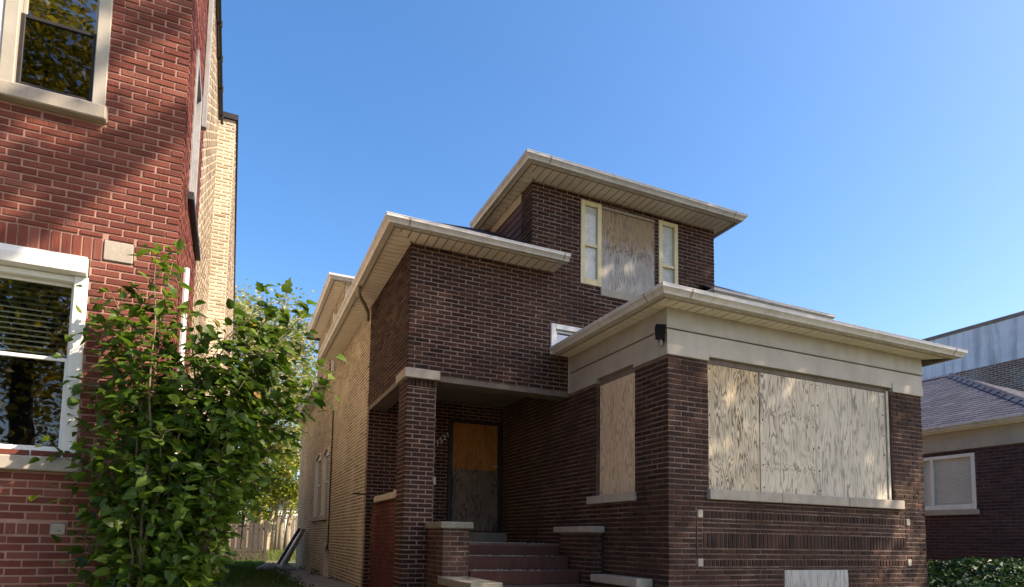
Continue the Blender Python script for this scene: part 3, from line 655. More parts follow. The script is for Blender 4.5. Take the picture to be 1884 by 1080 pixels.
# rear upper storey eave, low rear eave, downpipes
wall(H, 'wall', 14.34, '-y', [(XL+.02, 4.5, ZS+.1, 7.42)], [], 'yellow', 'm_yel', bricks=False)
eave(H, [(1.886, 18.75), (1.886, 14.23), (4.2, 14.23)], 7.42)
soffit_strip(H, 'y', 14.232, 18.75, 1.888, XL+.01, 7.42, mit0=(14.23, 14.34), pitch=.16)
soffit_strip(H, 'x', 1.888, 4.2, 14.232, 14.345, 7.42, mit0=(1.886, XL))
hip_roof(H, 1.83, 6.5, 14.17, 19.3, 7.50, .4, 'shingle_d')
eave(H, [(1.94, 22.9), (1.94, 17.0), (XL+.0, 17.0)], 5.52)
soffit_strip(H, 'y', 17.0, 22.9, 1.942, XL+.01, 5.52, pitch=.3)
part(MB().bbox(XL-.05, XL-.002, 15.65, 16.95, 5.57, 5.63, .004), 'ledge_board', 'white')
part(MB().bbox(XL-.07, XL-.003, 15.55, 15.62, 5.64, 7.1, .004), 'downpipe', 'white')
w = part(MB().box(XL-.012, XL+.0, 15.75, 16.35, 5.7, 7.0), 'window', 'room')
for i in range(10): MB().box(XL-.03, XL-.013, 15.76, 16.34, 5.72+i*.125, 5.78+i*.125).build('shutter_slat', 'wood_grey', w)
dp = [(1.80, 11.0, 5.79), (1.80, 11.0, 5.72), (1.82, 11.0, 5.66), (1.93, 11.02, 5.50), (2.04, 11.05, 5.36), (2.085, 11.07, 5.30), (2.09, 11.08, 5.24)]
part(MB().tube([(1.79, 10.35, 5.79), (1.79, 10.35, 5.71), (1.82, 10.42, 5.64), (1.93, 10.62, 5.61), (2.04, 10.85, 5.575), (2.075, 10.95, 5.53), (2.08, 11.0, 5.44)], .036, 10), 'downpipe', 'fascia', label='short bent downpipe under the side eave', smooth=True)
part(MB().tube([(XL-.02, 15.3, 1.25), (XL-.02, 15.3, 4.6)], .016, 6), 'conduit', 'dark')
# side windows in the common brick: tall segment-headed openings with pale frames
def side_window(s, arch=.12, sill=True):
    y0, y1, z0, z1 = s
    w = part(MB().box(XL+.13, XL+.15, y0, y1, z0, z1), 'window', 'room')
    f = MB(); t = .11
    f.bbox(XL+.07, XL+.13, y0, y0+t, z0, z1, .005).bbox(XL+.07, XL+.13, y1-t, y1, z0, z1, .005).bbox(XL+.07, XL+.13, y0+t+.001, y1-t-.001, z1-t*1.3, z1, .005).bbox(XL+.08, XL+.13, y0+t+.001, y1-t-.001, (z0+z1)/2, (z0+z1)/2+.05, .005)
    f.build('frame', 'lgrey', w)
    MB().box(XL+.105, XL+.11, y0+t, y1-t, z0, (z0+z1)/2).box(XL+.105, XL+.11, y0+t, y1-t, (z0+z1)/2+.05, z1-t*1.3).build('pane', 'glass', w)
    n = 11; pts = []
    for i in range(n+1):
        u = i/n; yy = y0+(y1-y0)*u; pts.append((yy, z1-arch*(2*u-1)**2))
    MB().prism(pts+[(y1, z1+.03), (y0, z1+.03)], 0, XL+.012, XL+.14).build('arch_filler', 'm_yel', w)
    if sill: MB().bbox(XL-.05, XL+.1, y0-.06, y1+.06, z0-.13, z0-.002, .008).build('window_sill', 'stone_warm', w)
side_window(W1); side_window(W2)
w = part(MB().box(XL+.15, XL+.17, WB[0], WB[1], WB[2], WB[3]), 'window', 'room', label='arched basement window in the side wall')
MB().prism([(WB[0]+(WB[1]-WB[0])*i/10, WB[3]-.16*(2*i/10-1)**2) for i in range(11)]+[(WB[1], WB[3]+.02), (WB[0], WB[3]+.02)], 0, XL+.012, XL+.09).build('arch_filler', 'm_yel', w)
part(MB().prism([(2.05, 11.2), (XL+.003, 11.2), (XL+.003, 23.3), (2.05, 23.3)], 2, .4, .47), 'foundation_ledge', 'concrete')
flush_bricks(H, 300, visible=lambda x, y, p: p.z > .75 and not (p.y > 8.5 and p.x > 4.9))

# floodlight on the bay corner
fl = thing('flood_light', 'small black floodlight fixed to the frieze at the bay corner', 'lamp', (XB-.03, YB+.06, 4.12))
MB().bbox(XB-.045, XB-.013, YB+.03, YB+.13, 4.02, 4.20, .006).build('mounting_plate', 'black', fl)
MB().tube([(XB-.05, YB+.05, 4.13), (XB-.09, YB+.02, 4.12), (XB-.12, YB+.0, 4.09)], .018, 8).build('arm', 'black', fl)
MB().add([(XB-.19, YB-.03, 4.19), (XB-.07, YB-.07, 4.19), (XB-.07, YB-.03, 4.03), (XB-.17, YB-.0, 4.0), (XB-.17, YB+.03, 4.17), (XB-.06, YB+.0, 4.17), (XB-.06, YB+.02, 4.04), (XB-.15, YB+.04, 4.02)],
         [(0, 1, 2, 3), (7, 6, 5, 4), (0, 4, 5, 1), (1, 5, 6, 2), (2, 6, 7, 3), (3, 7, 4, 0)]).build('lamp_head', 'black', fl)
MB().bbox(XB-.075, XB-.035, YB+.04, YB+.08, 3.955, 4.04, .01).build('sensor', 'steel', fl)

# ================================================================== red brick building on the left
N = thing('apartment_building', 'tall red brick building at the left edge with white windows', 'building', (-2.5, 10, .62))
YN, XN = 6.1, -.55
def npart(mb, name, mat, label=None, parent=None):
    o = mb.build(name, mat, parent or N)
    if label: o['label'] = label
    return o
uw, lw = (-3.4, -1.18, 5.215, 7.0), (-3.2, -1.205, 2.15, 3.86)
nb1, nb2 = (-1.118, -.888, 3.872, 4.06), (-1.338, -1.232, 1.518, 1.618)
wall(N, 'wall', YN, '-y', [(-4.6, XN, .5, 9.0)], [uw, lw, nb1, nb2, (-3.45, -1.155, 5.085, 5.216), (-3.25, -1.155, 2.03, 2.151)], 'red', 'm_red', blen=.2135, ch=.0635, joint=.0155, zphase=3.86, phase=XN,
     extra=[(-3.2, -1.12, 3.861, 4.062, .0735), (-3.2, -1.34, 1.515, 1.615, .0735)], label='red brick front wall in dappled light')
wall(N, 'wall', XN, '+x', [(YN+.0135, 8.3, .5, 9.0)], [(6.75, 7.55, 4.95, 6.5)], 'red', 'm_red', blen=.2135, ch=.0635, joint=.0155, zphase=3.86, phase=YN, label='red brick return of the side wall')
wall(N, 'wall', XN-.004, '+x', [(8.3, 11.9, .5, 9.0)], [], 'cream_brick', 'm_cream', joint=.028, zphase=.6, phase=8.3, label='yellow common brick side wall')
wall(N, 'wall', 11.88, '-y', [(XN-.1, -.27, .5, 9.1)], [], 'cream_brick', 'm_cream', joint=.028, zphase=.6, phase=XN, label='yellow common brick face of the projecting rear wing')
wall(N, 'wall', -.27, '+x', [(11.8935, 24.0, .42, 9.1)], [], 'cream_brick', 'm_cream', joint=.028, zphase=.6, phase=11.88)
npart(MB().box(-4.6, -4.4, YN+.2, 24, .5, 9.0).box(-4.4, XN-.2, 23.8, 24, .5, 9.0).box(-4.4, XN-.2, YN+.21, 23.79, 8.85, 8.95), 'wall', 'm_yel')
npart(MB().box(XN-.25, XN+.035, YN-.02, 11.83, 9.0, 9.09).box(-4.6, XN-.251, YN-.02, YN+.2, 9.0, 9.09), 'parapet_coping', 'dark')
npart(MB().box(XN-.2, -.235, 11.84, 24.0, 9.1, 9.2), 'parapet_coping', 'dark')
cp = npart(MB().tube([(XN+.05, YN, 8.93), (XN+.05, 11.8, 8.93)], .025, 8), 'roof_conduit', 'dark')
for i in range(8): MB().box(XN+.02, XN+.085, 6.5+i*.72, 6.54+i*.72, 8.89, 8.97).build('pipe_clip', 'dark', cp)
npart(MB().bbox(nb1[0]+.006, nb1[1]-.006, YN-.006, YN+.06, nb1[2]+.006, nb1[3]-.006, .006), 'stone_block', 'stone')
npart(MB().bbox(nb2[0]+.004, nb2[1]-.004, YN-.006, YN+.06, nb2[2]+.004, nb2[3]-.004, .005), 'stone_block', 'stone')
def sash(x0, x1, z0, z1, y, fr, parent, mat, glass, name='sash'):
    f = MB().bbox(x0, x0+fr, y, y+.035, z0, z1, .004).bbox(x1-fr, x1, y, y+.035, z0, z1, .004).bbox(x0+fr+.0005, x1-fr-.0005, y+.001, y+.035, z0, z0+fr, .004).bbox(x0+fr+.0005, x1-fr-.0005, y+.001, y+.035, z1-fr, z1, .004)
    s = f.build(name, mat, parent)
    MB().box(x0+fr, x1-fr, y+.015, y+.019, z0+fr, z1-fr).build('pane', glass, s)
    return s
def blinds(x0, x1, z0, z1, y, parent, mat, pitch=.045):
    m = MB(); z = z0
    while z < z1: m.add([(x0, y, z), (x1, y, z), (x1, y+.03, z+.026), (x0, y+.03, z+.026)], [(0, 1, 2, 3)]); z += pitch
    tag(m.build('blind_slats', mat, parent), kind='stuff')
def white_window(x0, x1, z0, z1, zm, label, mat, jamb, low_glass, lowmat):
    w = npart(MB().box(x0, x1, YN+.19, YN+.2, z0, z1), 'window', 'room', label)
    f = MB().bbox(x0, x0+jamb, YN+.0, YN+.16, z0, z1, .006).bbox(x1-jamb, x1, YN+.0, YN+.16, z0, z1, .006).bbox(x0+jamb, x1-jamb, YN+.03, YN+.16, z0, z0+.06, .005).bbox(x0+jamb, x1-jamb, YN+.02, YN+.16, z1-.05, z1, .005)
    f.build('frame', mat, w)
    sash(x0+jamb, x1-jamb, zm-.02, z1-.05, YN+.085, .03, w, mat, 'glass')
    sash(x0+jamb, x1-jamb, z0+.06, zm+.012, YN+.048, .032, w, lowmat, low_glass)
    blinds(x0+jamb, x1-jamb, z0+.07, z1-.06, YN+.135, w, 'blind')
    return w
white_window(-1.93, -1.18, 5.217, 6.98, 5.905, 'upper double-hung window with dark screened lower sash', 'cream', .10, 'glass_screen', 'dark')
white_window(-3.38, -2.24, 5.217, 6.98, 5.905, 'upper double-hung window beside the mullion panel', 'cream', .10, 'glass_screen', 'dark')
npart(MB().bbox(-2.238, -1.932, YN+.02, YN+.16, 5.217, 6.98, .01), 'mullion_panel', 'white')
npart(MB().bbox(-3.44, -1.157, YN-.075, YN+.1, 5.087, 5.214, .01), 'window_sill', 'stone')
white_window(-3.18, -1.205, 2.152, 3.70, 2.985, 'lower white framed window reflecting trees', 'white', .10, 'glass_screen', 'white')
npart(MB().prism([(YN-.065, 3.715), (YN-.065, 3.80), (YN-.045, 3.858), (YN+.1, 3.858), (YN+.1, 3.702), (YN-.03, 3.702)], 0, -3.19, -1.215), 'window_hood', 'white')
npart(MB().bbox(-3.24, -1.157, YN-.07, YN+.1, 2.032, 2.149, .01), 'window_sill', 'stone')
# side window seen edge-on: proud metal frame, sill and lintel; downpipe
w = npart(MB().box(XN-.16, XN-.15, 6.75, 7.55, 4.95, 6.5), 'window', 'room', 'narrow side window seen edge-on')
MB().bbox(XN-.1, XN+.018, 6.75, 6.83, 4.95, 6.5, .006).bbox(XN-.1, XN+.018, 7.47, 7.55, 4.95, 6.5, .006).bbox(XN-.1, XN+.015, 6.83, 7.47, 6.42, 6.5, .006).build('frame', 'steel', w)
MB().box(XN-.06, XN-.055, 6.83, 7.47, 4.95, 6.42).build('pane', 'glass', w)
MB().bbox(XN-.1, XN+.055, 6.68, 8.2, 4.86, 4.945, .006).build('window_sill', 'dark', w)
npart(MB().bbox(XN+.003, XN+.06, 7.75, 7.83, 6.3, 8.0, .006), 'vent_duct', 'steel')
npart(MB().tube([(XN+.05, 6.42, 4.05), (XN+.05, 6.42, .75), (XN+.12, 6.40, .66)], .028, 8), 'downpipe', 'lgrey')
flush_bricks(N, 300)

# ================================================================== plum brick house on the right, grey-walled building behind it
R = thing('brick_house', 'low plum brick bungalow at the right edge under a blue-grey shingle roof', 'house', (17, 10, .6))
XW = 13.4
def S(z, k=XW/12.9): return 1.55+(z-1.55)*k
def rpart(mb, name, mat, label=None, parent=None):
    o = mb.build(name, mat, parent or R)
    if label: o['label'] = label
    return o
YC = 5.95                                   # front corner of the eaves
rw = (7.36, 8.45, 2.30, 3.42)
wall(R, 'wall', XW, '-x', [(YC+.4535, 18, .5, 3.50)], [rw], 'plum', 'm_plum', zphase=.5, phase=YC)
wall(R, 'wall', YC+.44, '-y', [(XW, 20.5, .5, 3.50)], [], 'plum', 'm_plum', zphase=.5, phase=XW)
rpart(MB().box(20.3, 20.5, YC+.64, 18, .5, 3.5).box(XW+.2, 20.3, 17.8, 18, .5, 3.5), 'wall', 'm_plum')
rpart(MB().bbox(XW-.03, XW+.1, YC+.44, 18, 3.503, 3.90, .006), 'frieze_board', 'cream')
rpart(MB().sweep(GUT, [(XW-.17, 18), (XW-.17, YC+.17), (20.6, YC+.17)], 3.90), 'gutter', 'gutter')
rpart(MB().box(XW-.165, XW+.05, YC+.18, 18, 3.885, 3.91).box(XW+.05, 20.5, YC+.18, YC+.5, 3.885, 3.91), 'soffit', 'soffit')
w = rpart(MB().box(XW+.10, XW+.11, rw[0], rw[1], rw[2], rw[3]), 'window', 'blind_white', 'white framed side window with closed blinds')
f = MB(); t = .07
f.bbox(XW-.012, XW+.12, rw[0], rw[0]+t, rw[2], rw[3], .005).bbox(XW-.012, XW+.12, rw[1]-t, rw[1], rw[2], rw[3], .005).bbox(XW-.01, XW+.12, rw[0]+t, rw[1]-t, rw[2], rw[2]+t*1.4, .005).bbox(XW-.01, XW+.12, rw[0]+t, rw[1]-t, rw[3]-t, rw[3], .005).bbox(XW+.0, XW+.11, 8.17, 8.215, rw[2]+.1, rw[3]-t, .004)
f.build('frame', 'white', w)
m = MB(); z = rw[2]+.1
while z < rw[3]-.08: m.add([(XW+.05, rw[0]+t, z), (XW+.05, 8.17, z), (XW+.08, 8.17, z+.035), (XW+.08, rw[0]+t, z+.035)], [(0, 1, 2, 3)]); z += .042
tag(m.build('blind_slats', 'blind_white', w), kind='stuff')
MB().box(XW+.035, XW+.039, rw[0]+t, rw[1]-t, rw[2]+.1, rw[3]-t).build('pane', 'glass_clear', w)
rpart(MB().bbox(XW-.055, XW+.1, rw[0]-.05, rw[1]+.05, rw[2]-.11, rw[2]-.003, .006), 'window_sill', 'stone')
# shingled hip roof: ridge along Y at X=17
ZR, SL = 3.985, .53
def roof_z(x, y): return ZR+SL*min(x-(XW-.28), y-YC, 20.9-x)
rid = XW-.28+3.8; rr = MB()
c = [(XW-.28, YC), (20.72, YC), (rid, YC+3.8), (rid, 18), (XW-.28, 18), (20.72, 18)]
rr.add([(x, y, ZR+SL*min(x-(XW-.28), y-YC, 20.72-x)) for x, y in c], [(0, 1, 2), (0, 2, 3, 4), (1, 5, 3, 2)])
roof = rpart(rr, 'roof', 'shingle_d')
tabs = []
nx = math.sqrt(1+SL*SL)
def tab(plane, u, v):
    """one shingle tab: u along the eave, v up the slope (metres in plan)"""
    w = .30; e = .15; g = .006; h0, h1 = .012, .003
    q = []
    for du, dv, hh in ((g, 0, h0), (w-g, 0, h0), (w-g, e+.03, h1), (g, e+.03, h1)):
        if plane == 'w': x, y = XW-.28+v+dv/nx, u+du
        else: x, y = u+du, YC+v+dv/nx
        z = ZR+SL*(v+dv/nx)+hh
        q.append((x, y, z))
    q0 = [(x, y, z-.012) for x, y, z in q[:2]]
    return q, q0
def tabs_on(plane):
    v = 0.; k = 0
    while v < 3.75:
        lo = (YC+v if plane == 'w' else XW-.28+v); hi = (17.6 if plane == 'w' else 20.7-v)
        u = lo+(0 if k % 2 else -.15)
        while u < hi-.15:
            if u >= lo-.02:
                q, q0 = tab(plane, u, v); p = proj(q[0]); s = 0
                if p and 1680 < p[0] < 1890: s = 1/p[2]**2
                tabs.append((s, q, q0))
            u += .30
        v += .145/nx; k += 1
tabs_on('w'); tabs_on('f')
tabs.sort(key=lambda t: -t[0]); rest = MB()
for i, (s, q, q0) in enumerate(tabs):
    bv = max(.001, random.betavariate(2, 2.2))
    vs, fs = q+q0, [(0, 1, 2, 3), (0, 4, 5, 1)]
    if i < 300:
        o0 = Vector(q[0]); me = MB().add([tuple(Vector(v)-o0+ORG[R.name]) for v in vs], fs).build('shingle', 'shingle_b', roof)
        me.location = o0-ORG[R.name]; me['bv'] = bv
    else: rest.add(vs, fs, bv)
tag(rest.build('shingle_courses', 'shingle_b', roof), kind='stuff')
hc = MB()
for i in range(20): hc.add([(XW-.28+i*.19+a, YC+i*.19+b, ZR+SL*(i*.19+min(a, b))+.02+cz) for a, b, cz in ((-.1, .08, 0), (.0, .0, .035), (.08, -.1, 0), (.33, .15, 0), (.25, .25, .03), (.15, .33, 0))], [(0, 1, 4, 5), (1, 2, 3, 4)], random.uniform(.2, .9))
hc.build('hip_caps', 'shingle_b', roof)
rc = MB()
for i in range(40): rc.add([(rid+a, YC+3.8+i*.2+b, ZR+SL*3.8+cz) for a, b, cz in ((-.14, 0, -.04), (0, 0, .045), (.14, 0, -.04), (.14, .24, -.05), (0, .24, .03), (-.14, .24, -.05))], [(0, 1, 4, 5), (1, 2, 3, 4)], random.uniform(.2, .9))
rc.build('ridge_caps', 'shingle_b', roof)
flush_bricks(R, 300)

B = thing('commercial_building', 'tall building behind the bungalow with stained grey painted wall', 'building', (27, 12, .5))
XG = 22.5
def bz(z): return 1.55+(z-1.55)*XG/20
wall(B, 'wall', XG, '-x', [(4, 30, .5, bz(6.84))], [], 'faded', 'm_yel', bricks=True, blen=.215, ch=.07, phase=4, zphase=.5, label='bare brick band below the grey paint')
bw_ = MB().box(XG-.002, XG+.3, 4, 30, bz(6.845), bz(8.05)).build('painted_wall', 'stucco', B)
MB().box(XG-.02, XG+.34, 4, 30, bz(8.05), bz(8.05)+.05).build('coping', 'stone_dirty', B)
MB().box(XG+.31, 33, 4, 4.2, .5, bz(8.0)).box(XG+.31, 33, 29.8, 30, .5, bz(8.0)).box(XG+.31, 33, 4.2, 29.8, 9, 9.1).build('wall', 'm_brown', B)
REG[B.name] = [b for b in REG[B.name] if b[3] > 6.0 and b[2] < 16]
flush_bricks(B, 300)

# ================================================================== back yard
def picket(name, label, x0, x1, y, h, n, mat, gap=.35, lean=.02):
    f = thing(name, label, 'fence', ((x0+x1)/2, y, gz(y)))
    w = (x1-x0)/n
    for i in range(n):
        a = x0+i*w; hh = h+random.uniform(-.06, .04); k = random.uniform(-lean, lean)
        MB().add([(a+w*gap/2, y, gz(y)), (a+w*(1-gap/2), y, gz(y)), (a+w*(1-gap/2)+k, y, gz(y)+hh), (a+w*gap/2+k, y, gz(y)+hh), (a+w*gap/2, y+.025, gz(y)), (a+w*(1-gap/2), y+.025, gz(y)), (a+w*(1-gap/2)+k, y+.025, gz(y)+hh), (a+w*gap/2+k, y+.025, gz(y)+hh)],
                 [(0, 1, 2, 3), (7, 6, 5, 4), (0, 4, 5, 1), (1, 5, 6, 2), (2, 6, 7, 3), (3, 7, 4, 0)]).build('board', mat, f)
    for zz in (.35, h-.3): MB().box(x0, x1, y+.026, y+.07, gz(y)+zz, gz(y)+zz+.09).build('rail', mat, f)
    for xx in (x0-.05, x1+.001): MB().bbox(xx, xx+.13, y-.02, y+.11, gz(y), gz(y)+h+.12, .01).build('post', mat, f)
picket('picket_fence', 'weathered grey wooden fence across the shaded side yard', -2.2, 1.33, 28.5, 1.62, 16, 'wood_shaded', .28)
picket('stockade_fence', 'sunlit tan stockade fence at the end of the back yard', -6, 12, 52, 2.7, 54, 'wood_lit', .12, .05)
g = thing('garage', 'bright white garage far behind the brown house', 'garage', (7.2, 58, .42))
MB().box(3.6, 12, 56, 62, .42, 4.2).build('wall', 'garage', g)
MB().prism([(55.6, 4.2), (59, 6.0), (62.4, 4.2)], 0, 3.2, 12.4).build('roof', 'shingle_d', g)
MB().box(4.6, 7.2, 55.95, 55.995, .42, 2.7).build('door', 'white', g)
# leaning boards and a bundle at the rear corner of the house
for i, (dy, ln, mat, nm, lab) in enumerate(((0, 1.25, 'wood_grey', 'timber_plank', 'dark timber plank leaning on the rear house corner, foremost'), (.7, 1.15, 'white', 'trim_plank', 'pale trim plank leaning on the rear house corner'), (1.4, 1.3, 'dark', 'metal_bar', 'black bar leaning on the rear house corner, hindmost'))):
    y = 19.6+dy; z = gz(y)+.04; b = 1.42-.05*i; m = MB()
    m.add([(b, y, z), (b+.10, y, z), (2.10, y, z+ln), (2.0, y, z+ln), (b, y+.22, z), (b+.10, y+.22, z), (2.10, y+.22, z+ln), (2.0, y+.22, z+ln)], [(0, 1, 2, 3), (7, 6, 5, 4), (0, 4, 5, 1), (1, 5, 6, 2), (2, 6, 7, 3), (3, 7, 4, 0)])
    tag(m.build(nm, mat), lab, 'plank')
m = MB()
for i in range(7):
    x = .75+i*.1; m.tube([(x, 19.4+.15*math.sin(i*2), gz(19.4)+.1), (x+.25, 19.6, gz(19.4)+.16+.04*math.sin(i)), (x+.5, 19.5+.1*math.cos(i), gz(19.4)+.09)], [.05, .09, .04], 7)
tag(m.build('rubbish_bag', 'steel'), 'crumpled grey rubbish bundle on the ground beside the leaning planks', 'rubbish')

# ================================================================== leaves and trees
def leaf_cloud(name, centers, size, mat, parent, bv, jit=.5, flat=.35, fold=.25):
    """one diamond-shaped folded leaf at every centre"""
    n = len(centers); C = np.asarray(centers)
    ax = rng.normal(size=(n, 3)); ax[:, 2] *= flat; ax /= np.linalg.norm(ax, axis=1)[:, None]
    up = rng.normal(size=(n, 3)); up[:, 2] += .6
    sd = np.cross(ax, up); sd /= np.linalg.norm(sd, axis=1)[:, None]; nm = np.cross(sd, ax)
    s = (size*(1+jit*(rng.random(n)-.5)))[:, None]
    V = np.stack([C-ax*s*.5, C+sd*s*.36+nm*s*fold*.3, C+ax*s*.5-nm*s*.1, C-sd*s*.36+nm*s*fold*.3], 1).reshape(-1, 3)
    Fq = np.arange(4*n).reshape(n, 4)
    return np_mesh(name, V, Fq, bv, mat, parent)
def tree(name, label, loc, crown_c, crown_r, nleaf, size, mat, clumps=70, trunk_r=.25, spread=.16, group=None, cat='tree', shell=.35, limbs=9, boughs=(), tufts=(), bark='bark'):
    t = thing(name, label, cat, loc, group)
    loc = Vector(loc); cc = Vector(crown_c); cr = np.array(crown_r)
    tips = []
    while len(tips) < clumps:
        p = rng.uniform(-1, 1, 3); r = np.linalg.norm(p)
        if shell < r < 1: tips.append(p*(.86+.2*rng.random()))
    tips = np.array(tips)*cr+np.array(cc)
    m = MB(); fork = loc.lerp(Vector((cc.x, cc.y, cc.z-crown_r[2]*.75)), .92)
    m.tube([loc-Vector((0, 0, .2)), loc+Vector((0, 0, .3)), loc.lerp(fork, .5)+Vector((random.uniform(-.1, .1), random.uniform(-.1, .1), 0)), fork], [trunk_r*1.4, trunk_r*1.05, trunk_r*.9, trunk_r*.75], 9)
    m.tube([fork, fork.lerp(cc, .6), cc+Vector((0, 0, crown_r[2]*.6))], [trunk_r*.75, trunk_r*.45, trunk_r*.1], 7)
    for i in range(0, clumps, max(1, clumps//(limbs*3))):
        e = Vector(tips[i]); s = fork.lerp(cc, random.uniform(0, .9)); mid = s.lerp(e, .5)+Vector((0, 0, -.25))
        m.tube([s, mid, e], [trunk_r*.32, trunk_r*.18, trunk_r*.04], 5)
    for pts, r0, r1 in boughs: m.tube(pts, [r0+(r1-r0)*i/(len(pts)-1) for i in range(len(pts))], 8)
    m.build('trunk', bark, t, True)
    per = nleaf//clumps; sg = spread*float(cr.mean())
    cs = np.concatenate([tips[i]+rng.normal(size=(per, 3))*sg*np.array([1, 1, .75]) for i in range(clumps)])
    tone = np.repeat(rng.normal(0, .12, clumps), per)
    for c, sg2, n2 in tufts: cs = np.concatenate([cs, np.array(c)+rng.normal(size=(n2, 3))*np.array(sg2)]); tone = np.concatenate([tone, np.full(n2, rng.normal(0, .1))])
    bv = np.clip(rng.beta(2, 2.2, len(cs))+tone, .002, 1)
    tag(leaf_cloud('crown', cs, size, mat, t, bv), kind='stuff')
    return t

# --- mulberry sapling in front of the red building's corner
STEMS = [(-0.66, 5.57, 3.86), (-0.54, 5.58, 3.79), (-0.74, 5.64, 3.48), (-0.44, 5.46, 3.38), (-0.98, 5.91, 3.51), (-1.1, 6.04, 3.27), (-0.97, 5.89, 3.0), (-1.14, 6.09, 2.82), (-1.19, 6.14, 2.5), (-1.22, 5.97, 2.13), (-0.2, 5.33, 3.02), (-0.02, 5.34, 3.23), (0.16, 5.41, 3.46), (0.35, 5.37, 3.52), (0.49, 5.43, 3.45), (0.68, 5.29, 2.78), (0.57, 5.33, 2.9), (0.41, 5.38, 3.07), (0.24, 5.35, 3.09), (0.46, 5.41, 2.57), (0.04, 5.14, 2.74), (-0.56, 5.49, 3.01), (-0.7, 5.38, 2.54), (-0.32, 5.09, 2.6), (-0.47, 4.97, 2.25), (-0.05, 5.0, 2.29), (-0.87, 5.49, 2.16), (-0.93, 5.66, 1.75), (-0.67, 5.22, 1.75), (-0.33, 4.85, 1.74), (-0.14, 4.91, 1.95), (-0.58, 5.21, 1.35), (-0.29, 4.87, 1.33), (-0.15, 5.01, 1.48), (-1.01, 5.83, 1.41), (-0.83, 5.55, 1.22), (-0.58, 5.58, 3.3), (-0.32, 5.39, 2.93), (-0.11, 5.2, 2.78), (0.12, 5.3, 3.01), (0.27, 5.32, 3.27), (-0.81, 5.7, 3.12), (-0.02, 5.19, 2.49), (0.17, 5.2, 2.68), (-0.65, 5.44, 2.77)]
def leaf_shape(lobed):
    if lobed: half = [(.0, .0), (.17, -.06), (.34, .08), (.42, .30), (.30, .40), (.22, .42), (.30, .60), (.20, .70), (.13, .72), (.0, 1.0)]
    else: half = [(.0, .0), (.16, -.07), (.32, .05), (.38, .26), (.33, .50), (.20, .76), (.0, 1.0)]
    n = len(half); vs = []; fs = []
    for s in (1, -1):
        b = len(vs)
        for x, y in half: vs.append((s*x, y, .22*x-.18*y*y+.04*math.sin(6*y)*x))
        spine = [(0, y, -.18*y*y) for _, y in half]; sb = len(vs); vs += spine
        for i in range(n-1): fs.append((b+i, b+i+1, sb+i+1, sb+i) if s > 0 else (sb+i, sb+i+1, b+i+1, b+i))
    return vs, fs
SHAPES = [leaf_shape(True), leaf_shape(False)]
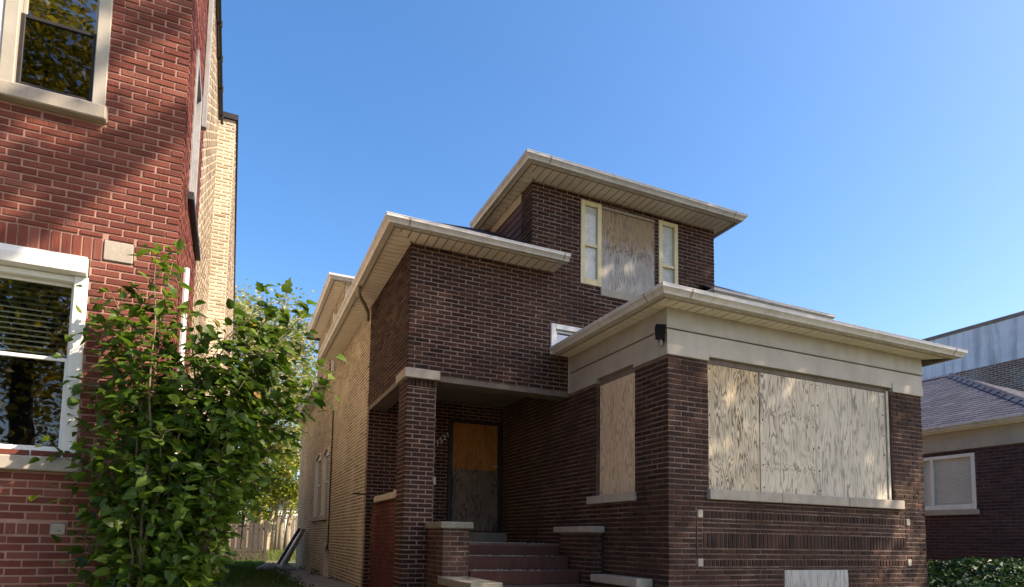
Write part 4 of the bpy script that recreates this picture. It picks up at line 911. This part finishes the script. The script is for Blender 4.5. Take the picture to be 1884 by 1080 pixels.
def sapling():
    base = Vector((-.42, 5.35, gz(5.3)))
    t = thing('mulberry_sapling', 'leafy green mulberry sapling growing at the red building corner', 'shrub', base)
    stem = MB(); leaves = []
    def leaf(p, out, size):
        d = (Vector(out)*.8+Vector((random.gauss(0, .5), random.gauss(0, .5), random.gauss(-.28, .3)))).normalized()
        up = Vector((random.gauss(.1, .4), -.25+random.gauss(0, .42), .95+random.gauss(0, .3)))
        x = d.cross(up).normalized(); n = x.cross(d).normalized()
        bvv = random.betavariate(2, 2.4)
        if random.random() < .003: bvv = 1.
        leaves.append((p, x, d, n, size, bvv, 0 if random.random() < .4 else 1))
    for k, e in enumerate(STEMS):
        e = Vector(e); b = base+Vector((random.uniform(-.25, .3), random.uniform(-.25, .2), 0))
        hgt = e.z-b.z; mid = b.lerp(e, .45); mid.x = b.x+(e.x-b.x)*.14; mid.y = b.y+(e.y-b.y)*.2; mid.z = b.z+hgt*.72
        pts = []
        for i in range(13):
            u = i/12; pts.append(b*(1-u)**2+mid*2*u*(1-u)+e*u*u+Vector((math.sin(i*1.7+k), math.cos(i*1.3+k), 0))*.012)
        r0 = .010+.006*random.random(); stem.tube(pts, [r0*(1-u/12)+.0025 for u in range(13)], 5)
        for i in range(3, 13):
            d = (pts[min(i+1, 12)]-pts[i-1]).normalized()
            for _ in range(8 if i < 10 else 8):
                side = Vector((random.gauss(0, 1), random.gauss(0, 1), random.gauss(0, .6))); side = (side-d*side.dot(d)).normalized()
                p = pts[i]+d*random.uniform(-.06, .06); q = p+side*random.uniform(.03, .14)
                if random.random() < .5: stem.tube([p, q], [.0025, .0015], 4)
                if q.x > .05+.6*max(0, q.z-1.35)+random.gauss(0, .05): continue
                leaf(q, side+d*.4, random.choice((.05, .07, .085, .10, .115))*random.uniform(.85, 1.15))
    for _ in range(3400):                       # inner side shoots that thicken the mass
        e = Vector(random.choice([s for s in STEMS if s[2] < 3.3])); u = random.uniform(.5, 1.02)
        p = base.lerp(e, u)+Vector((random.gauss(0, .12), random.gauss(0, .13), random.gauss(.04, .13)))
        if p.y > 5.98 and p.x < -.5 or p.x > -.15+.55*max(0, p.z-1.2)+random.gauss(0, .06): continue
        leaf(p, Vector((p.x-base.x, p.y-base.y, .2)), random.choice((.045, .065, .08, .095))*random.uniform(.85, 1.15))
    stem.build('stem', 'stem', t, True)
    cam_sc = []
    for i, (p, x, d, n, s, bvv, sh) in enumerate(leaves):
        v = CAM-p; cam_sc.append((-(s*s*abs(n.dot(v.normalized()))/v.length_squared), i))
    single = {i for _, i in sorted(cam_sc)[:300]}
    me_sh = []
    for vs, fs in SHAPES:
        me = bpy.data.meshes.new('leaf'); me.from_pydata(vs, [], fs); me.materials.append(MAT['leaf_bush']); me.polygons.foreach_set('use_smooth', [True]*len(fs)); me_sh.append(me)
    rest = MB()
    for i, (p, x, d, n, s, bvv, sh) in enumerate(leaves):
        if i in single:
            o = new_obj('leaf', me_sh[sh], None, t); o['bv'] = bvv
            q = p-ORG[t.name]
            o.matrix_local = Matrix(((x.x*s, d.x*s, n.x*s, q.x), (x.y*s, d.y*s, n.y*s, q.y), (x.z*s, d.z*s, n.z*s, q.z), (0, 0, 0, 1)))
        else:
            vs, fs = SHAPES[sh]
            rest.add([p+x*(a*s)+d*(b*s)+n*(c*s) for a, b, c in vs], fs, max(.002, bvv))
    tag(rest.build('foliage', 'leaf_bush', t, True), kind='stuff')
sapling()

# --- trees behind the houses
tree('tree', 'tall pale leaved tree beyond the gap between the houses', (-.6, 38, .42), (.6, 38, 10.6), (4.6, 4.0, 5.6), 24000, .20, 'leaf_back', 150, .28, .13)
tree('tree', 'bright lime leaved tree over the sunlit back yard', (2.2, 44, .42), (2.6, 44, 6.2), (3.0, 2.6, 3.6), 11000, .20, 'leaf_lime', 80, .2, .15, bark='bark_pale',
     boughs=[([(2.2+dx, 44+dy, .35), (2.2+dx*1.1, 44+dy, 2.2), (2.2+dx*1.5, 44+dy, 4.6)], .2, .1) for dx, dy in ((-.75, .2), (-.35, -.3), (.45, .1), (.85, -.2), (1.25, .3))])
tree('tree', 'small pale tree trunk behind the stockade fence', (.6, 47, .42), (.8, 47, 5.2), (2.2, 2.0, 3.2), 6000, .2, 'leaf_lime', 60, .16, .16)
# --- street trees behind the camera: they shade the house front and show in the windows
tree('street_tree', 'big street tree with yellowing leaves, right of the walk', (15.0, -2.6, 0), (14.7, .3, 13.7), (3.7, 3.7, 6.6), 15500, .22, 'leaf_tree', 150, .34, .14, 'street trees along the kerb', shell=.15)
tree('street_tree', 'street tree with yellowing leaves nearest the camera', (6.6, -5.0, 0), (6.3, -5.0, 16), (2.0, 1.8, 3.2), 1500, .2, 'leaf_tree', 14, .26, .11, 'street trees along the kerb', limbs=3,
     boughs=[([(6.5, -5, 12.6), (7.1, -2.4, 14.3), (6.9, -.15, 14.1), (5.5, -.1, 13.0), (4.3, .2, 11.9)], .17, .08), ([(6.5, -5, 13.5), (7.0, -2, 15.4), (6.8, -.1, 15.1), (6.2, .1, 14.5)], .15, .06), ([(6.55, -5, 7.6), (6.2, -1.8, 8.6), (5.2, .6, 8.2)], .12, .04)],  # unseen boughs and tufts, shaped to cast shadow bands on the red facade
     tufts=[((5.8, -.1, 13.25), (.3, .15, .07), 30), ((6.5, -.1, 13.8), (.3, .15, .07), 30), ((6.7, -.1, 15.1), (.2, .2, .15), 60), ((4.9, .1, 12.4), (.35, .2, .12), 50), ((5.1, .6, 8.1), (.6, .4, .4), 420), ((6.0, .2, 7.8), (.5, .4, .35), 220)])
tree('street_tree', 'street tree with dense yellowing leaves, left of the walk', (-4.6, -5.2, 0), (-4.6, -5.2, 10), (4.0, 3.4, 6.2), 22000, .17, 'leaf_gold', 150, .3, .13, 'street trees along the kerb')
tree('street_tree', 'street tree across the road, its crown yellow', (-3, -19, 0), (-3, -19, 7.5), (5.2, 4.4, 5.2), 15000, .19, 'leaf_gold', 90, .32, .15, 'street trees along the kerb')
tree('street_tree', 'street tree across the road to the left, sparse', (-14, -18, 0), (-14, -18, 8), (5.2, 4.4, 5.2), 12000, .19, 'leaf_gold', 90, .32, .15, 'street trees along the kerb')

# --- hedge at the right edge
def hedge():
    t = thing('hedge', 'dark green clipped hedge beside the brown house at lower right', 'hedge', (11.2, 6.2, .62))
    m = MB()
    for i in range(26):
        b = Vector((random.uniform(9.95, 13.1), random.uniform(5.6, 6.9), .55)); e = b+Vector((random.uniform(-.25, .25), random.uniform(-.2, .2), random.uniform(.35, .6)))
        m.tube([b, b.lerp(e, .5)+Vector((.03, .02, 0)), e], [.014, .01, .004], 5)
    tag(m.build('stem', 'bark', t), kind='stuff')
    cs = []
    while len(cs) < 9000:
        x = rng.uniform(9.75, 13.2); y = rng.uniform(5.4, 7.1); top = .97+.30*min(1, max(0, (x-9.7)/1.3))+.07*math.sin(x*4.1)+.05*math.sin(y*7+x*3)
        z = top-abs(rng.normal(0, .16))-.25*max(0, abs(y-6.25)-.5)
        if z > .6: cs.append((x+rng.normal(0, .03), y, z))
    cs = np.array(cs); bv = np.clip(rng.beta(2, 2.6, len(cs))+.25*np.sin(cs[:, 0]*2.3)*(cs[:, 0] > 11.2), .002, 1)
    tag(leaf_cloud('foliage', cs, .075, 'leaf_hedge', t, bv), kind='stuff')
hedge()
# --- grass
def grass():
    n = 26000
    x = rng.uniform(-1.4, 1.3, n); y = 5.5+rng.random(n)**.8*25; far = rng.random(n) < .25
    x = np.where(far, rng.uniform(-2, 6, n), x); y = np.where(far, rng.uniform(29, 50, n), y)
    keep = ~((x < -.2) & (y > 6.0) & (y < 24.2)) & ~((x > 1.2) & (y < 23.6)); x, y = x[keep], y[keep]; n = len(x)
    z = np.array([gz(v) for v in y]); h = rng.uniform(.05, .14, n)*np.where(y > 29, 2.2, 1.); a = rng.uniform(0, 6.28, n); w = .008+.0004*y
    lx, ly = rng.normal(0, .04, n), rng.normal(0, .04, n)
    V = np.stack([np.stack([x-np.cos(a)*w, y-np.sin(a)*w, z-.01], 1), np.stack([x+np.cos(a)*w, y+np.sin(a)*w, z-.01], 1), np.stack([x+lx, y+ly, z+h], 1)], 1).reshape(-1, 3)
    o = np_mesh('grass', V, np.arange(3*n).reshape(n, 3), np.clip(rng.beta(2, 2.5, n)+np.where(y > 29, .35, 0), .002, 1), 'grass')  # far blades brighter and yellower: sunlight put into their colour
    tag(o, 'short green grass in the side yard and back yard', 'grass', kind='stuff')
grass()
# --- weeds at the foot of the side walls
def weeds():
    cs = []
    for _ in range(60):
        x = random.choice((1.22, 1.28, 2.0, 2.08, -.1, .05)); y = random.uniform(8, 24)
        for _ in range(9): cs.append((x+random.gauss(0, .05), y+random.gauss(0, .08), gz(y)+random.uniform(.02, .16)))
    cs = np.array(cs); o = leaf_cloud('weeds', cs, .06, 'leaf_hedge', None, np.clip(rng.beta(2, 1.6, len(cs)), .002, 1))
    tag(o, 'low weeds growing along the side path', 'weeds', kind='stuff')
weeds()
# --- litter on the steps
m = MB()
for i in range(420):
    k = random.choice((0, 0, 1, 1, 2, 2)); x = 2.97+random.betavariate(1., 2.2)*1.6; y = random.uniform(sy[k+1]+.03, sy[k]-.03) if k else random.uniform(8.42, 8.7)
    z = (1.494 if k == 0 else sz[k]+.006) if k == 0 else sz[k]+.006
    if k: y = random.uniform(sy[k]+.03, sy[k-1]-.03)
    s = random.uniform(.004, .015); m.box(x, x+s*1.3, y, y+s, z, z+s*.6)
tag(m.build('plaster_chips', 'chip'), 'crumbled plaster chips scattered over the porch steps', 'debris', kind='stuff')
def fallen(x, y, z, s, r, lab):
    vs, fs = SHAPES[0]; m = MB(); c, q = math.cos(r), math.sin(r)
    m.add([(x+(a*c-b*q)*s, y+(a*q+b*c)*s, z+abs(cc)*s*.9+.004) for a, b, cc in vs], fs, .5)
    tag(m.build('fallen_leaf', 'fallen'), lab, 'leaf')
fallen(2.80, 6.60, 1.056, .085, .6, 'dry orange leaf lying on the lower left step cap')
fallen(3.3, 7.80, 1.12, .05, 2.1, 'small dry leaf lying on a porch step')
